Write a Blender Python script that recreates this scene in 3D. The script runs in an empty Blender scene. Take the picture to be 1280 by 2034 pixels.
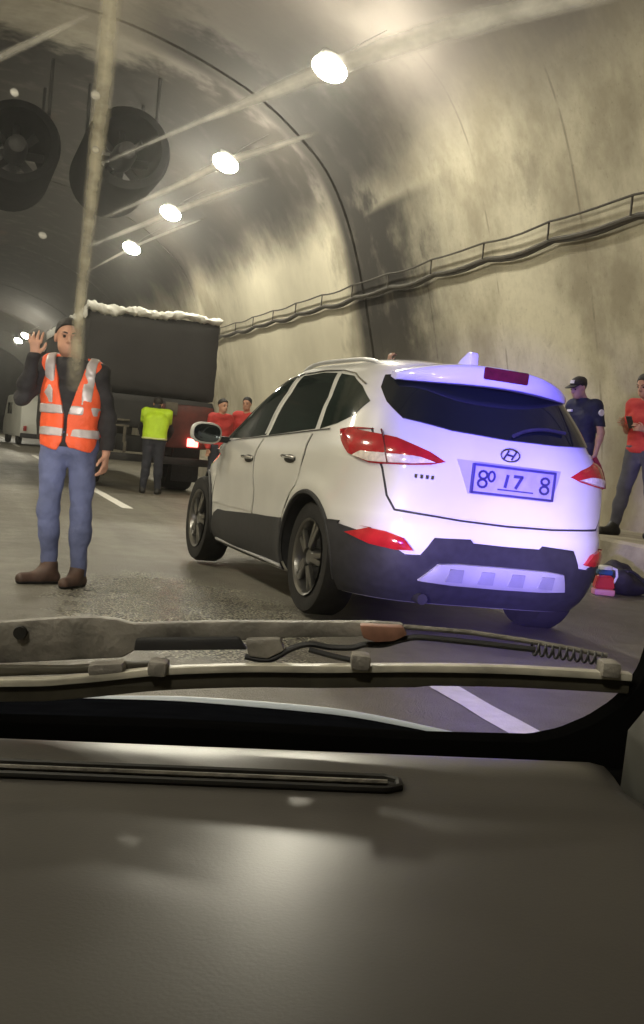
import bpy, bmesh, math, random
import numpy as np
from mathutils import Vector, Matrix
from mathutils.geometry import delaunay_2d_cdt

random.seed(4)
rng = np.random.default_rng(7)
scene = bpy.context.scene
COL = scene.collection
PI = math.pi

# ------------------------------------------------------------------ camera
CAM_R = Vector((0.94621, -0.30947, 0.09443))
CAM_U = Vector((-0.07235, 0.08210, 0.99399))
CAM_F = Vector((0.31536, 0.94736, -0.05530))
cam_d = bpy.data.cameras.new("camera")
cam = bpy.data.objects.new("camera", cam_d)
COL.objects.link(cam)
cam.matrix_world = Matrix(((CAM_R.x, CAM_U.x, -CAM_F.x, 0.0),
                           (CAM_R.y, CAM_U.y, -CAM_F.y, 0.0),
                           (CAM_R.z, CAM_U.z, -CAM_F.z, 1.04),
                           (0, 0, 0, 1)))
cam_d.sensor_fit = 'HORIZONTAL'
cam_d.sensor_width = 36
cam_d.lens = 63.3
cam_d.clip_start = 0.02
cam_d.clip_end = 600
scene.camera = cam
YAW = -0.32135            # heading of the camera car, turned right of the tunnel axis

# ------------------------------------------------------------------ world, exposure
world = bpy.data.worlds.new("World")
scene.world = world
world.use_nodes = True
world.node_tree.nodes["Background"].inputs[0].default_value = (0.03, 0.035, 0.05, 1)
world.node_tree.nodes["Background"].inputs[1].default_value = 0.3
scene.view_settings.view_transform = 'Standard'
scene.view_settings.look = 'None'
scene.view_settings.exposure = 0.0
scene.view_settings.gamma = 1.0
scene.view_settings.use_curve_mapping = False
scene.render.engine = 'CYCLES'
scene.cycles.use_denoising = True
scene.cycles.max_bounces = 8
scene.cycles.diffuse_bounces = 4
scene.cycles.transparent_max_bounces = 16
scene.cycles.sample_clamp_indirect = 6.0
scene.cycles.volume_bounces = 0
scene.cycles.caustics_reflective = False
scene.cycles.caustics_refractive = False

LAMP_POWER = 350.0        # radiance of a tunnel lamp's lens
LAMP_COL = (1.0, 0.93, 0.75)


# ------------------------------------------------------------------ materials
def mat(name, col, rough=0.6, metal=0.0, var=0.15, scale=6.0, bump=0.0, bscale=60.0, spec=0.5,
        coat=0.0, col2=None, emit=None, estr=0.0, detail=6.0):
    m = bpy.data.materials.new(name)
    m.use_nodes = True
    nt = m.node_tree
    b = nt.nodes["Principled BSDF"]
    b.inputs["Roughness"].default_value = rough
    b.inputs["Metallic"].default_value = metal
    b.inputs["Specular IOR Level"].default_value = spec
    b.inputs["Coat Weight"].default_value = coat
    b.inputs["Coat Roughness"].default_value = 0.05
    tc = nt.nodes.new("ShaderNodeTexCoord")
    n = nt.nodes.new("ShaderNodeTexNoise")
    n.inputs["Scale"].default_value = scale
    n.inputs["Detail"].default_value = detail
    nt.links.new(tc.outputs["Object"], n.inputs["Vector"])
    r = nt.nodes.new("ShaderNodeValToRGB")
    r.color_ramp.elements[0].position = 0.3
    r.color_ramp.elements[1].position = 0.7
    c2 = col2 if col2 else tuple(min(1, c * (1 + var)) for c in col)
    c1 = col if col2 else tuple(c * (1 - var) for c in col)
    r.color_ramp.elements[0].color = (*c1, 1)
    r.color_ramp.elements[1].color = (*c2, 1)
    nt.links.new(n.outputs["Fac"], r.inputs["Fac"])
    nt.links.new(r.outputs["Color"], b.inputs["Base Color"])
    if bump:
        n2 = nt.nodes.new("ShaderNodeTexNoise")
        n2.inputs["Scale"].default_value = bscale
        n2.inputs["Detail"].default_value = 4
        nt.links.new(tc.outputs["Object"], n2.inputs["Vector"])
        bp = nt.nodes.new("ShaderNodeBump")
        bp.inputs["Strength"].default_value = bump
        bp.inputs["Distance"].default_value = 0.02
        nt.links.new(n2.outputs["Fac"], bp.inputs["Height"])
        nt.links.new(bp.outputs["Normal"], b.inputs["Normal"])
    if emit:
        b.inputs["Emission Color"].default_value = (*emit, 1)
        b.inputs["Emission Strength"].default_value = estr
    return m


class NT:
    """small helper to write node maths"""
    def __init__(s, m):
        s.t = m.node_tree

    def new(s, t, **kw):
        n = s.t.nodes.new(t)
        for k, v in kw.items():
            setattr(n, k, v)
        return n

    def math(s, op, a, b=None, c=None, clamp=False):
        n = s.new("ShaderNodeMath", operation=op)
        n.use_clamp = clamp
        for i, v in enumerate((a, b, c)):
            if v is None:
                continue
            if isinstance(v, (int, float)):
                n.inputs[i].default_value = v
            else:
                s.t.links.new(v, n.inputs[i])
        return n.outputs[0]

    def ramp(s, v, lo, hi, to0=0.0, to1=1.0):
        n = s.new("ShaderNodeMapRange", interpolation_type='SMOOTHSTEP')
        s.t.links.new(v, n.inputs[0])
        for i, q in enumerate((lo, hi, to0, to1)):
            n.inputs[i + 1].default_value = q
        return n.outputs[0]

    def noise(s, vec, scale, detail=5, rough=0.55, dist=0.0):
        n = s.new("ShaderNodeTexNoise")
        n.inputs["Scale"].default_value = scale
        n.inputs["Detail"].default_value = detail
        n.inputs["Roughness"].default_value = rough
        n.inputs["Distortion"].default_value = dist
        s.t.links.new(vec, n.inputs["Vector"])
        return n.outputs["Fac"]

    def mapping(s, vec, scale=(1, 1, 1), loc=(0, 0, 0)):
        n = s.new("ShaderNodeMapping")
        n.inputs["Scale"].default_value = scale
        n.inputs["Location"].default_value = loc
        s.t.links.new(vec, n.inputs["Vector"])
        return n.outputs[0]

    def mix(s, fac, a, b):
        n = s.new("ShaderNodeMix", data_type='RGBA')
        for sock, v in ((n.inputs[0], fac), (n.inputs[6], a), (n.inputs[7], b)):
            if isinstance(v, (int, float)):
                sock.default_value = v
            elif isinstance(v, tuple):
                sock.default_value = (*v, 1)
            else:
                s.t.links.new(v, sock)
        return n.outputs[2]


def concrete_material():
    m = bpy.data.materials.new("lining_concrete")
    m.use_nodes = True
    h = NT(m)
    b = m.node_tree.nodes["Principled BSDF"]
    L = m.node_tree.links
    tc = h.new("ShaderNodeTexCoord")
    P = tc.outputs["Object"]
    sep = h.new("ShaderNodeSeparateXYZ")
    L.new(P, sep.inputs[0])
    X, Y, Z = sep.outputs
    big = h.noise(P, 0.35, 6, 0.6)
    mid = h.noise(P, 1.6, 6, 0.6)
    streak = h.noise(h.mapping(P, (1, 1.0, 0.6)), 0.9, 8, 0.66)
    fine = h.noise(P, 9.0, 4)
    v = h.math('ADD', h.math('MULTIPLY', big, 0.55), h.math('ADD', h.math('MULTIPLY', mid, 0.2), h.math('MULTIPLY', streak, 0.25)))
    base = h.mix(h.ramp(v, 0.40, 0.60), (0.31, 0.28, 0.21), (0.60, 0.56, 0.44))
    base = h.mix(h.math('MULTIPLY', h.ramp(fine, 0.45, 0.75), 0.18), base, (0.22, 0.19, 0.14))
    # formwork seams, faint and broken
    fr = h.math('ABSOLUTE', h.math('SUBTRACT', h.math('FRACT', h.math('DIVIDE', h.math('ADD', Y, 0.9), 2.4)), 0.5))
    seam = h.math('MULTIPLY', h.ramp(fr, 0.014, 0.004), h.ramp(mid, 0.42, 0.58))
    base = h.mix(h.math('MULTIPLY', seam, 0.5), base, (0.10, 0.085, 0.065))
    blot = h.ramp(h.noise(P, 0.8, 7, 0.68), 0.56, 0.70)
    base = h.mix(h.math('MULTIPLY', blot, 0.45), base, (0.15, 0.13, 0.10))
    pits = h.ramp(h.noise(P, 22.0, 3, 0.7), 0.60, 0.72)
    base = h.mix(h.math('MULTIPLY', pits, 0.35), base, (0.13, 0.115, 0.085))
    # pale lime run-off low on the wall
    base = h.mix(h.math('MULTIPLY', h.math('MULTIPLY', h.ramp(streak, 0.5, 0.68), h.ramp(Z, 5.6, 3.0)), 0.35), base, (0.56, 0.53, 0.42))
    # soot on the crown: begins beyond the joint at y = 20, and above the fans
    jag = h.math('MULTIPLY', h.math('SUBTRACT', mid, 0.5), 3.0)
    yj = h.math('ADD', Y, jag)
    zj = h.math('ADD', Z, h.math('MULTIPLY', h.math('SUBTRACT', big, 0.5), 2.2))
    lamp_wedge = h.math('MULTIPLY', h.ramp(yj, 20.6, 21.8), h.math('MULTIPLY', h.ramp(yj, 33.0, 27.0), h.ramp(zj, 5.9, 4.8)))  # lamp light past the joint, painted as paler concrete rather than lime
    base = h.mix(h.math('MULTIPLY', lamp_wedge, 0.7), base, (0.74, 0.69, 0.54))
    dark_far = h.math('MULTIPLY', h.ramp(h.math('SUBTRACT', yj, h.ramp(X, 4.6, 2.0, 0.0, 1.8)), 19.6, 21.0), h.ramp(zj, 4.9, 6.2))
    # darker tone running down beside the joint
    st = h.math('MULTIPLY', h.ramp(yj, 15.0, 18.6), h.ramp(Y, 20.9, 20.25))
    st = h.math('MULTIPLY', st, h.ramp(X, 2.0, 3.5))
    upper = h.math('MULTIPLY', h.ramp(Z, 5.35, 5.15), 1.0)       # a patch that ends along a level line
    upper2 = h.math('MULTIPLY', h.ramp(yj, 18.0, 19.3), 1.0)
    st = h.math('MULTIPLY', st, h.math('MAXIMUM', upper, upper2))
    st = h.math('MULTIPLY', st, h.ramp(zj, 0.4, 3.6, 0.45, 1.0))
    # darker band climbing over the vault this side of the joint
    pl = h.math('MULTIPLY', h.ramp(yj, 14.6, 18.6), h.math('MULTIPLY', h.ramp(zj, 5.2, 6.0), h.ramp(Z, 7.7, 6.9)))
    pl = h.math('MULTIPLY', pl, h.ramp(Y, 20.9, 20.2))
    mask = h.math('MAXIMUM', dark_far, h.math('MAXIMUM', h.math('MULTIPLY', st, 1.0), h.math('MULTIPLY', pl, 0.95)), clamp=True)
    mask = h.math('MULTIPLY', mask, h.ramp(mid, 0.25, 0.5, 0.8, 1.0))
    # upper lining painted greyer, where the lamps' downward light cuts off
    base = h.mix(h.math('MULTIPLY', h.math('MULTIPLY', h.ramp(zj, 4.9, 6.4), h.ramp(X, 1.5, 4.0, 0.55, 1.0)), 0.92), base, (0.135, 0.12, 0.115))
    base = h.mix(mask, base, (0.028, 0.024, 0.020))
    # rust brown patch by the fans
    rust = h.math('MULTIPLY', h.ramp(h.noise(P, 0.5, 3), 0.58, 0.7), h.math('MULTIPLY', h.ramp(Y, 22, 25), h.ramp(X, 2.0, 0.5)))
    base = h.mix(h.math('MULTIPLY', rust, 0.6), base, (0.16, 0.07, 0.035))
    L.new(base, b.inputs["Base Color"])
    b.inputs["Roughness"].default_value = 0.8
    b.inputs["Specular IOR Level"].default_value = 0.25
    bp = h.new("ShaderNodeBump")
    bp.inputs["Strength"].default_value = 0.16
    bp.inputs["Distance"].default_value = 0.05
    L.new(h.math('ADD', h.noise(P, 1.2, 8, 0.65), h.math('MULTIPLY', h.noise(P, 14, 4), 0.25)), bp.inputs["Height"])
    L.new(bp.outputs["Normal"], b.inputs["Normal"])
    return m


def asphalt_material():
    m = bpy.data.materials.new("worn_asphalt")
    m.use_nodes = True
    h = NT(m)
    b = m.node_tree.nodes["Principled BSDF"]
    L = m.node_tree.links
    tc = h.new("ShaderNodeTexCoord")
    P = tc.outputs["Object"]
    big = h.noise(P, 0.45, 6, 0.6)
    lanes = h.noise(h.mapping(P, (1.6, 0.12, 1)), 1.0, 5, 0.6)
    mid = h.noise(P, 4.0, 6, 0.6)
    grit = h.noise(P, 130, 2, 0.7)
    v = h.math('ADD', h.math('MULTIPLY', big, 0.35), h.math('ADD', h.math('MULTIPLY', lanes, 0.4), h.math('MULTIPLY', mid, 0.25)))
    base = h.mix(h.ramp(v, 0.36, 0.64), (0.15, 0.138, 0.112), (0.25, 0.232, 0.185))
    base = h.mix(h.math('MULTIPLY', h.ramp(grit, 0.52, 0.7), 0.45), base, (0.34, 0.32, 0.26))
    base = h.mix(h.math('MULTIPLY', h.ramp(grit, 0.47, 0.33), 0.5), base, (0.05, 0.047, 0.042))
    oil = h.ramp(h.noise(P, 0.8, 4, 0.6), 0.62, 0.74)
    base = h.mix(h.math('MULTIPLY', oil, 0.55), base, (0.06, 0.056, 0.05))
    L.new(base, b.inputs["Base Color"])
    # a coarse, polished patch beside the white car with lamp glitter painted as pale stones
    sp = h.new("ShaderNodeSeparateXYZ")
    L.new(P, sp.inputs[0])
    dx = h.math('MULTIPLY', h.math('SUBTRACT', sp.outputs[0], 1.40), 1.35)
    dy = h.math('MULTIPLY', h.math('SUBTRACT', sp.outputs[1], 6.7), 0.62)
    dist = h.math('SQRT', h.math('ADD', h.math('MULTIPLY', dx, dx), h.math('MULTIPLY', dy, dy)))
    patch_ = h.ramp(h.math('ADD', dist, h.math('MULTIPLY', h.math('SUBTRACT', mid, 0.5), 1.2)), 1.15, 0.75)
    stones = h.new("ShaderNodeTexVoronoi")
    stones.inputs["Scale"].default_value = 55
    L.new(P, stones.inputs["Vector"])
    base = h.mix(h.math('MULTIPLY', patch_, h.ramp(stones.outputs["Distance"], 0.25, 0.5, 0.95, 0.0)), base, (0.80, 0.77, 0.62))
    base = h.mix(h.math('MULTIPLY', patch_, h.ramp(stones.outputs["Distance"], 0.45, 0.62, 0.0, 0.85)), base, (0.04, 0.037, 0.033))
    L.new(base, b.inputs["Base Color"])
    L.new(h.math('SUBTRACT', h.ramp(v, 0.35, 0.65, 0.52, 0.36), h.math('MULTIPLY', patch_, 0.2)), b.inputs["Roughness"])
    b.inputs["Specular IOR Level"].default_value = 0.5
    bp = h.new("ShaderNodeBump")
    bp.inputs["Strength"].default_value = 0.9
    bp.inputs["Distance"].default_value = 0.02
    L.new(h.math('ADD', grit, h.math('SUBTRACT', h.math('MULTIPLY', h.noise(P, 45, 3), 0.8), h.math('MULTIPLY', patch_, h.math('MULTIPLY', stones.outputs['Distance'], 1.6)))), bp.inputs["Height"])
    L.new(bp.outputs["Normal"], b.inputs["Normal"])
    return m


def film_material(name, col, alpha, scale):
    """a pale streak in the pane: partly clear, partly a scattering film"""
    m = bpy.data.materials.new(name)
    m.use_nodes = True
    nt = m.node_tree
    nt.nodes.clear()
    h = NT(m)
    out = h.new("ShaderNodeOutputMaterial")
    tr = h.new("ShaderNodeBsdfTransparent")
    tl = h.new("ShaderNodeBsdfTranslucent")
    tl.inputs[0].default_value = (*col, 1)
    df = h.new("ShaderNodeBsdfDiffuse")
    df.inputs[0].default_value = (*col, 1)
    mx = h.new("ShaderNodeMixShader")
    mx.inputs[0].default_value = 0.2
    nt.links.new(tl.outputs[0], mx.inputs[1])
    nt.links.new(df.outputs[0], mx.inputs[2])
    m2 = h.new("ShaderNodeMixShader")
    tc = h.new("ShaderNodeTexCoord")
    uvx = h.new("ShaderNodeAttribute", attribute_name="edge")
    n = h.noise(h.mapping(tc.outputs["Object"], (1, 1, 1)), scale, 4)
    a = h.math('MULTIPLY', h.math('MULTIPLY', uvx.outputs["Fac"], alpha), h.ramp(n, 0.3, 0.7, 0.55, 1.0))
    nt.links.new(a, m2.inputs[0])
    nt.links.new(tr.outputs[0], m2.inputs[1])
    nt.links.new(mx.outputs[0], m2.inputs[2])
    nt.links.new(m2.outputs[0], out.inputs[0])
    return m


M = {}
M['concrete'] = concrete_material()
M['asphalt'] = asphalt_material()
M['kerb'] = mat('kerb_concrete', (0.33, 0.30, 0.235), 0.85, var=0.25, scale=3, bump=0.3, bscale=25)
M['line'] = mat('road_paint', (0.70, 0.68, 0.62), 0.6, var=0.0, col2=(0.84, 0.82, 0.77), scale=14, bump=0.3, bscale=90)
M['joint'] = mat('joint_filler', (0.03, 0.027, 0.023), 0.9, var=0.3)
M['dark_metal'] = mat('dark_metal', (0.022, 0.021, 0.021), 0.65, 0.1, var=0.3, scale=4, bump=0.1)
M['fan'] = mat('fan_steel', (0.006, 0.006, 0.0065), 0.95, 0.0, var=0.35, scale=3, spec=0.0)
M['galv'] = mat('galvanised', (0.12, 0.105, 0.08), 0.6, 0.4, var=0.3, scale=8)
M['cable'] = mat('cable_rubber', (0.045, 0.038, 0.026), 0.7, var=0.3)
M['lamp_body'] = mat('lamp_housing', (0.3, 0.3, 0.29), 0.5, 0.5)
M['lamp_lens'] = mat('lamp_lens', (0.8, 0.8, 0.75), 0.3, emit=LAMP_COL, estr=LAMP_POWER)
M['white_paint'] = mat('white_car_paint', (0.66, 0.652, 0.625), 0.38, var=0.05, scale=3.5, coat=1.0, spec=0.5)
M['black_plastic'] = mat('black_plastic', (0.022, 0.022, 0.025), 0.55, var=0.25, scale=20, bump=0.05, bscale=300)
M['grey_plastic'] = mat('silver_plastic', (0.42, 0.42, 0.43), 0.4, 0.3, var=0.1)
M['tint'] = mat('tinted_glass', (0.006, 0.009, 0.008), 0.06, var=0.1, spec=0.55)
M['side_glass'] = mat('side_glass', (0.012, 0.02, 0.017), 0.05, var=0.3, scale=3, spec=0.6)
M['red_lens'] = mat('red_lens', (0.42, 0.012, 0.018), 0.12, var=0.2, scale=14, spec=0.6, coat=0.6)
M['dark_red_lens'] = mat('dark_red_lens', (0.10, 0.005, 0.012), 0.2, var=0.2, scale=30)
M['clear_lens'] = mat('clear_lens', (0.70, 0.62, 0.56), 0.12, var=0.25, scale=30, coat=0.8)
M['chrome'] = mat('chrome', (0.75, 0.75, 0.76), 0.12, 1.0, var=0.02)
M['alloy'] = mat('alloy', (0.22, 0.215, 0.205), 0.28, 0.85, var=0.15)
M['rubber'] = mat('tyre_rubber', (0.013, 0.012, 0.011), 0.9, var=0.35, scale=12, bump=0.15, bscale=80)
M['gap'] = mat('panel_gap', (0.03, 0.03, 0.03), 0.8)
M['plate'] = mat('number_plate', (0.36, 0.33, 0.44), 0.45, var=0.10, scale=20)
M['plate_ink'] = mat('plate_ink', (0.045, 0.04, 0.13), 0.5)
M['tarp'] = mat('black_tarpaulin', (0.020, 0.018, 0.018), 0.8, var=0.25, scale=1.6, bump=0.6, bscale=3)
M['pale_tarp'] = mat('pale_tarpaulin', (0.60, 0.59, 0.53), 0.5, var=0.0, col2=(0.85, 0.84, 0.78), scale=7, bump=0.8, bscale=9)
M['rust_red'] = mat('rusty_red_paint', (0.10, 0.022, 0.016), 0.6, var=0.4, scale=5)
M['red_lit'] = mat('lit_tail_lamp', (0.6, 0.03, 0.03), 0.3, emit=(1.0, 0.12, 0.10), estr=9.0)
M['white_lit'] = mat('lit_lamp_core', (0.8, 0.7, 0.65), 0.3, emit=(1.0, 0.85, 0.8), estr=12.0)
M['yellow_lit'] = mat('lit_headlamp', (0.8, 0.75, 0.5), 0.3, emit=(1.0, 0.88, 0.6), estr=5.0)
M['van_white'] = mat('van_white', (0.80, 0.81, 0.75), 0.4, var=0.08, scale=1)
M['van_glass'] = mat('van_glass', (0.008, 0.016, 0.012), 0.1)
M['maroon'] = mat('maroon_paint', (0.06, 0.012, 0.014), 0.35, coat=0.4)
SKIN = mat('skin', (0.50, 0.275, 0.185), 0.55, var=0.14, scale=14, spec=0.35)
SKIN2 = mat('skin_light', (0.50, 0.30, 0.215), 0.55, var=0.12, scale=14, spec=0.35)
M['hair'] = mat('dark_hair', (0.012, 0.009, 0.008), 0.6, var=0.5, scale=60, bump=0.5, bscale=150)
M['grey_hair'] = mat('pale_hair', (0.50, 0.45, 0.38), 0.7, var=0.3, scale=50, bump=0.4, bscale=120)
M['eye'] = mat('eye_dark', (0.02, 0.012, 0.01), 0.2)
M['vest'] = mat('orange_vest', (0.86, 0.115, 0.035), 0.65, var=0.1, scale=9, bump=0.4, bscale=30)
M['band'] = mat('reflective_tape', (0.50, 0.455, 0.44), 0.4, 0.15, var=0.12, scale=20)
M['jacket'] = mat('dark_jacket', (0.022, 0.020, 0.022), 0.85, var=0.4, scale=8, bump=0.5, bscale=20)
M['jeans'] = mat('blue_jeans', (0.115, 0.135, 0.25), 0.85, var=0.35, scale=5, bump=0.4, bscale=30)
M['boot'] = mat('brown_boot', (0.095, 0.055, 0.04), 0.6, var=0.35, scale=12)
M['yellow_vest'] = mat('lime_vest', (0.48, 0.70, 0.018), 0.65, var=0.08, scale=9, bump=0.3, bscale=25)
M['yellow_band'] = mat('lime_tape', (0.62, 0.66, 0.30), 0.4, var=0.1)
M['navy'] = mat('navy_shirt', (0.012, 0.015, 0.042), 0.8, var=0.3, scale=8, bump=0.4, bscale=22)
M['white_cloth'] = mat('white_patch', (0.72, 0.72, 0.70), 0.7)
M['red_cloth'] = mat('red_tshirt', (0.46, 0.035, 0.03), 0.8, var=0.15, scale=6, bump=0.4, bscale=20)
M['dark_trousers'] = mat('dark_trousers', (0.03, 0.032, 0.045), 0.85, var=0.3, scale=6, bump=0.4, bscale=22)
M['grey_jeans'] = mat('grey_jeans', (0.065, 0.065, 0.085), 0.85, var=0.3, scale=6, bump=0.4, bscale=22)
M['black_shoe'] = mat('black_shoe', (0.014, 0.013, 0.012), 0.5)
M['dash'] = mat('dashboard_vinyl', (0.060, 0.056, 0.051), 0.30, var=0.22, scale=4.0, bump=0.02, bscale=400, spec=0.42)
M['dash_dark'] = mat('vent_black', (0.012, 0.011, 0.010), 0.6)
M['bonnet'] = mat('black_bonnet', (0.004, 0.0045, 0.006), 0.6, var=0.3, scale=20, spec=0.0)
M['edge_highlight'] = mat('edge_highlight', (0.50, 0.56, 0.64), 0.3, 0.0, var=0.1, scale=9)
M['frit'] = mat('windscreen_frit', (0.004, 0.004, 0.004), 0.9, spec=0.0)
M['wiper_grey'] = mat('weathered_wiper_arm', (0.22, 0.205, 0.185), 0.5, 0.0, var=0.45, scale=22, bump=0.2, bscale=120)
M['wiper_metal'] = mat('wiper_spine', (0.46, 0.435, 0.37), 0.35, 0.0, var=0.3, scale=30)
M['wiper_rubber'] = mat('wiper_rubber', (0.05, 0.045, 0.032), 0.55, var=0.3, scale=40)
M['orange_clip'] = mat('faded_orange', (0.26, 0.125, 0.085), 0.55, var=0.25, scale=60)
M['pillar'] = mat('pillar_trim', (0.045, 0.045, 0.038), 0.7, var=0.2, scale=10)
M['clear'] = mat('unused_clear', (1, 1, 1))
M['film'] = film_material('glare_film', (0.95, 0.93, 0.86), 0.92, 60)  # carries the painted lamp glare and reflections
M['film_soft'] = film_material('glare_film_faint', (0.92, 0.88, 0.78), 0.45, 40)
M['pale_film'] = film_material('pale_streak', (0.62, 0.57, 0.43), 0.85, 90)
M['headlamp'] = mat('headlamp_lens', (0.8, 0.8, 0.8), 0.2, emit=(0.93, 0.86, 1.0), estr=1.0)
M['blue_beacon'] = mat('blue_beacon', (0.02, 0.03, 0.6), 0.2, emit=(0.10, 0.08, 1.0), estr=1.0)
M['bottle_red'] = mat('red_plastic', (0.50, 0.03, 0.03), 0.35, var=0.1)
M['bottle_pink'] = mat('pink_label', (0.62, 0.26, 0.26), 0.5)
M['bottle_blue'] = mat('blue_cap', (0.03, 0.10, 0.22), 0.4)
M['bag'] = mat('black_bag', (0.02, 0.018, 0.018), 0.7, var=0.35, scale=10, bump=0.5, bscale=16)


# ------------------------------------------------------------------ object helpers
def mk(name, verts, faces, m, parent=None, smooth=True, angle=40):
    me = bpy.data.meshes.new(name)
    me.from_pydata([tuple(v) for v in verts], [], [tuple(f) for f in faces])
    me.validate()
    o = bpy.data.objects.new(name, me)
    COL.objects.link(o)
    if m is not None:
        me.materials.append(m)
    if parent is not None:
        o.parent = parent
    if smooth:
        me.polygons.foreach_set('use_smooth', [True] * len(me.polygons))
        try:
            me.set_sharp_from_angle(angle=math.radians(angle))
        except Exception:
            pass
    return o


def from_bm(name, bm, m, parent=None, smooth=True, angle=40):
    bmesh.ops.recalc_face_normals(bm, faces=bm.faces)
    me = bpy.data.meshes.new(name)
    bm.to_mesh(me)
    bm.free()
    o = bpy.data.objects.new(name, me)
    COL.objects.link(o)
    me.materials.append(m)
    if parent is not None:
        o.parent = parent
    if smooth:
        me.polygons.foreach_set('use_smooth', [True] * len(me.polygons))
        try:
            me.set_sharp_from_angle(angle=math.radians(angle))
        except Exception:
            pass
    return o


def thing(name, label, cat, loc=(0, 0, 0), rotz=0.0, group=None, roty=0.0):
    o = bpy.data.objects.new(name, None)
    COL.objects.link(o)
    o.location = loc
    o.rotation_euler = (0, roty, rotz)
    o.empty_display_size = 0.2
    tag(o, label, cat, group)
    return o


def tag(o, label=None, cat=None, group=None, kind=None):
    if label: o['label'] = label
    if cat: o['category'] = cat
    if group: o['group'] = group
    if kind: o['kind'] = kind
    return o


def bm_box(bm, c, s, bevel=0.0, rot=None):
    mtx = Matrix.Translation(c) @ (rot.to_4x4() if rot is not None else Matrix.Identity(4)) @ Matrix.Diagonal((s[0], s[1], s[2], 1))
    r = bmesh.ops.create_cube(bm, size=1.0, matrix=mtx)
    if bevel > 0:
        es = set()
        for v in r['verts']:
            es.update(v.link_edges)
        bmesh.ops.bevel(bm, geom=list(es), offset=bevel, segments=2, affect='EDGES', profile=0.6)


def box(name, c, s, m, parent=None, bevel=0.0, rot=None):
    bm = bmesh.new()
    bm_box(bm, c, s, bevel, rot)
    return from_bm(name, bm, m, parent)


def tube_geo(pts, rad, n=10, cap=True):
    pts = [np.array(p, float) for p in pts]
    rad = [rad] * len(pts) if isinstance(rad, (int, float)) else rad
    V, Fc = [], []
    up = None
    for i, p in enumerate(pts):
        a = pts[max(i - 1, 0)]
        b = pts[min(i + 1, len(pts) - 1)]
        t = (b - a) / (np.linalg.norm(b - a) + 1e-12)
        if up is None:
            up = np.array([0, 0, 1.0]) if abs(t[2]) < 0.9 else np.array([1.0, 0, 0])
        s = np.cross(t, up)
        s /= np.linalg.norm(s)
        up = np.cross(s, t)
        for k in range(n):
            w = 2 * PI * k / n
            V.append(p + rad[i] * (math.cos(w) * s + math.sin(w) * up))
    for i in range(len(pts) - 1):
        for k in range(n):
            k2 = (k + 1) % n
            Fc.append((i * n + k, i * n + k2, (i + 1) * n + k2, (i + 1) * n + k))
    if cap:
        Fc.append(tuple(range(n))[::-1])
        e = (len(pts) - 1) * n
        Fc.append(tuple(range(e, e + n)))
    return V, Fc


def tube(name, pts, rad, m, parent=None, n=10):
    V, Fc = tube_geo(pts, rad, n)
    return mk(name, V, Fc, m, parent)


def smooth_path(pts, k=8):
    """Catmull-Rom through points"""
    P = [np.array(p, float) for p in pts]
    P = [2 * P[0] - P[1]] + P + [2 * P[-1] - P[-2]]
    out = []
    for i in range(1, len(P) - 2):
        for j in range(k):
            t = j / k
            a, b, c, d = P[i - 1], P[i], P[i + 1], P[i + 2]
            out.append(0.5 * (2 * b + (c - a) * t + (2 * a - 5 * b + 4 * c - d) * t * t + (3 * b - a - 3 * c + d) * t ** 3))
    out.append(P[-2])
    return out


def lathe_geo(prof, n=40, axis='x'):
    """prof: list of (r, h) ; revolves about the axis"""
    V, Fc = [], []
    for r, hh in prof:
        for k in range(n):
            w = 2 * PI * k / n
            c, s = r * math.cos(w), r * math.sin(w)
            V.append({'x': (hh, c, s), 'y': (c, hh, s), 'z': (c, s, hh)}[axis])
    for i in range(len(prof) - 1):
        for k in range(n):
            k2 = (k + 1) % n
            Fc.append((i * n + k, i * n + k2, (i + 1) * n + k2, (i + 1) * n + k))
    return V, Fc


def lathe(name, prof, m, parent=None, n=40, axis='x', off=(0, 0, 0)):
    V, Fc = lathe_geo(prof, n, axis)
    V = [(v[0] + off[0], v[1] + off[1], v[2] + off[2]) for v in V]
    bm = bmesh.new()
    vs = [bm.verts.new(v) for v in V]
    for f in Fc:
        try:
            bm.faces.new([vs[i] for i in f])
        except ValueError:
            pass
    bmesh.ops.remove_doubles(bm, verts=bm.verts, dist=1e-5)
    return from_bm(name, bm, m, parent)


def extrude_poly(name, poly, axis_from, axis_to, m, parent=None, bevel=0.0, plane='xz'):
    """poly in a plane, pushed along the third axis between two values"""
    bm = bmesh.new()
    def P(a, b, c):
        return {'xz': (a, c, b), 'yz': (c, a, b), 'xy': (a, b, c)}[plane]
    v0 = [bm.verts.new(P(a, b, axis_from)) for a, b in poly]
    v1 = [bm.verts.new(P(a, b, axis_to)) for a, b in poly]
    bm.faces.new(v0)
    bm.faces.new(v1[::-1])
    n = len(poly)
    for i in range(n):
        bm.faces.new((v0[i], v0[(i + 1) % n], v1[(i + 1) % n], v1[i]))
    if bevel:
        bmesh.ops.recalc_face_normals(bm, faces=bm.faces)
        bmesh.ops.bevel(bm, geom=bm.edges[:], offset=bevel, segments=2, affect='EDGES', profile=0.6)
    return from_bm(name, bm, m, parent)


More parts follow.
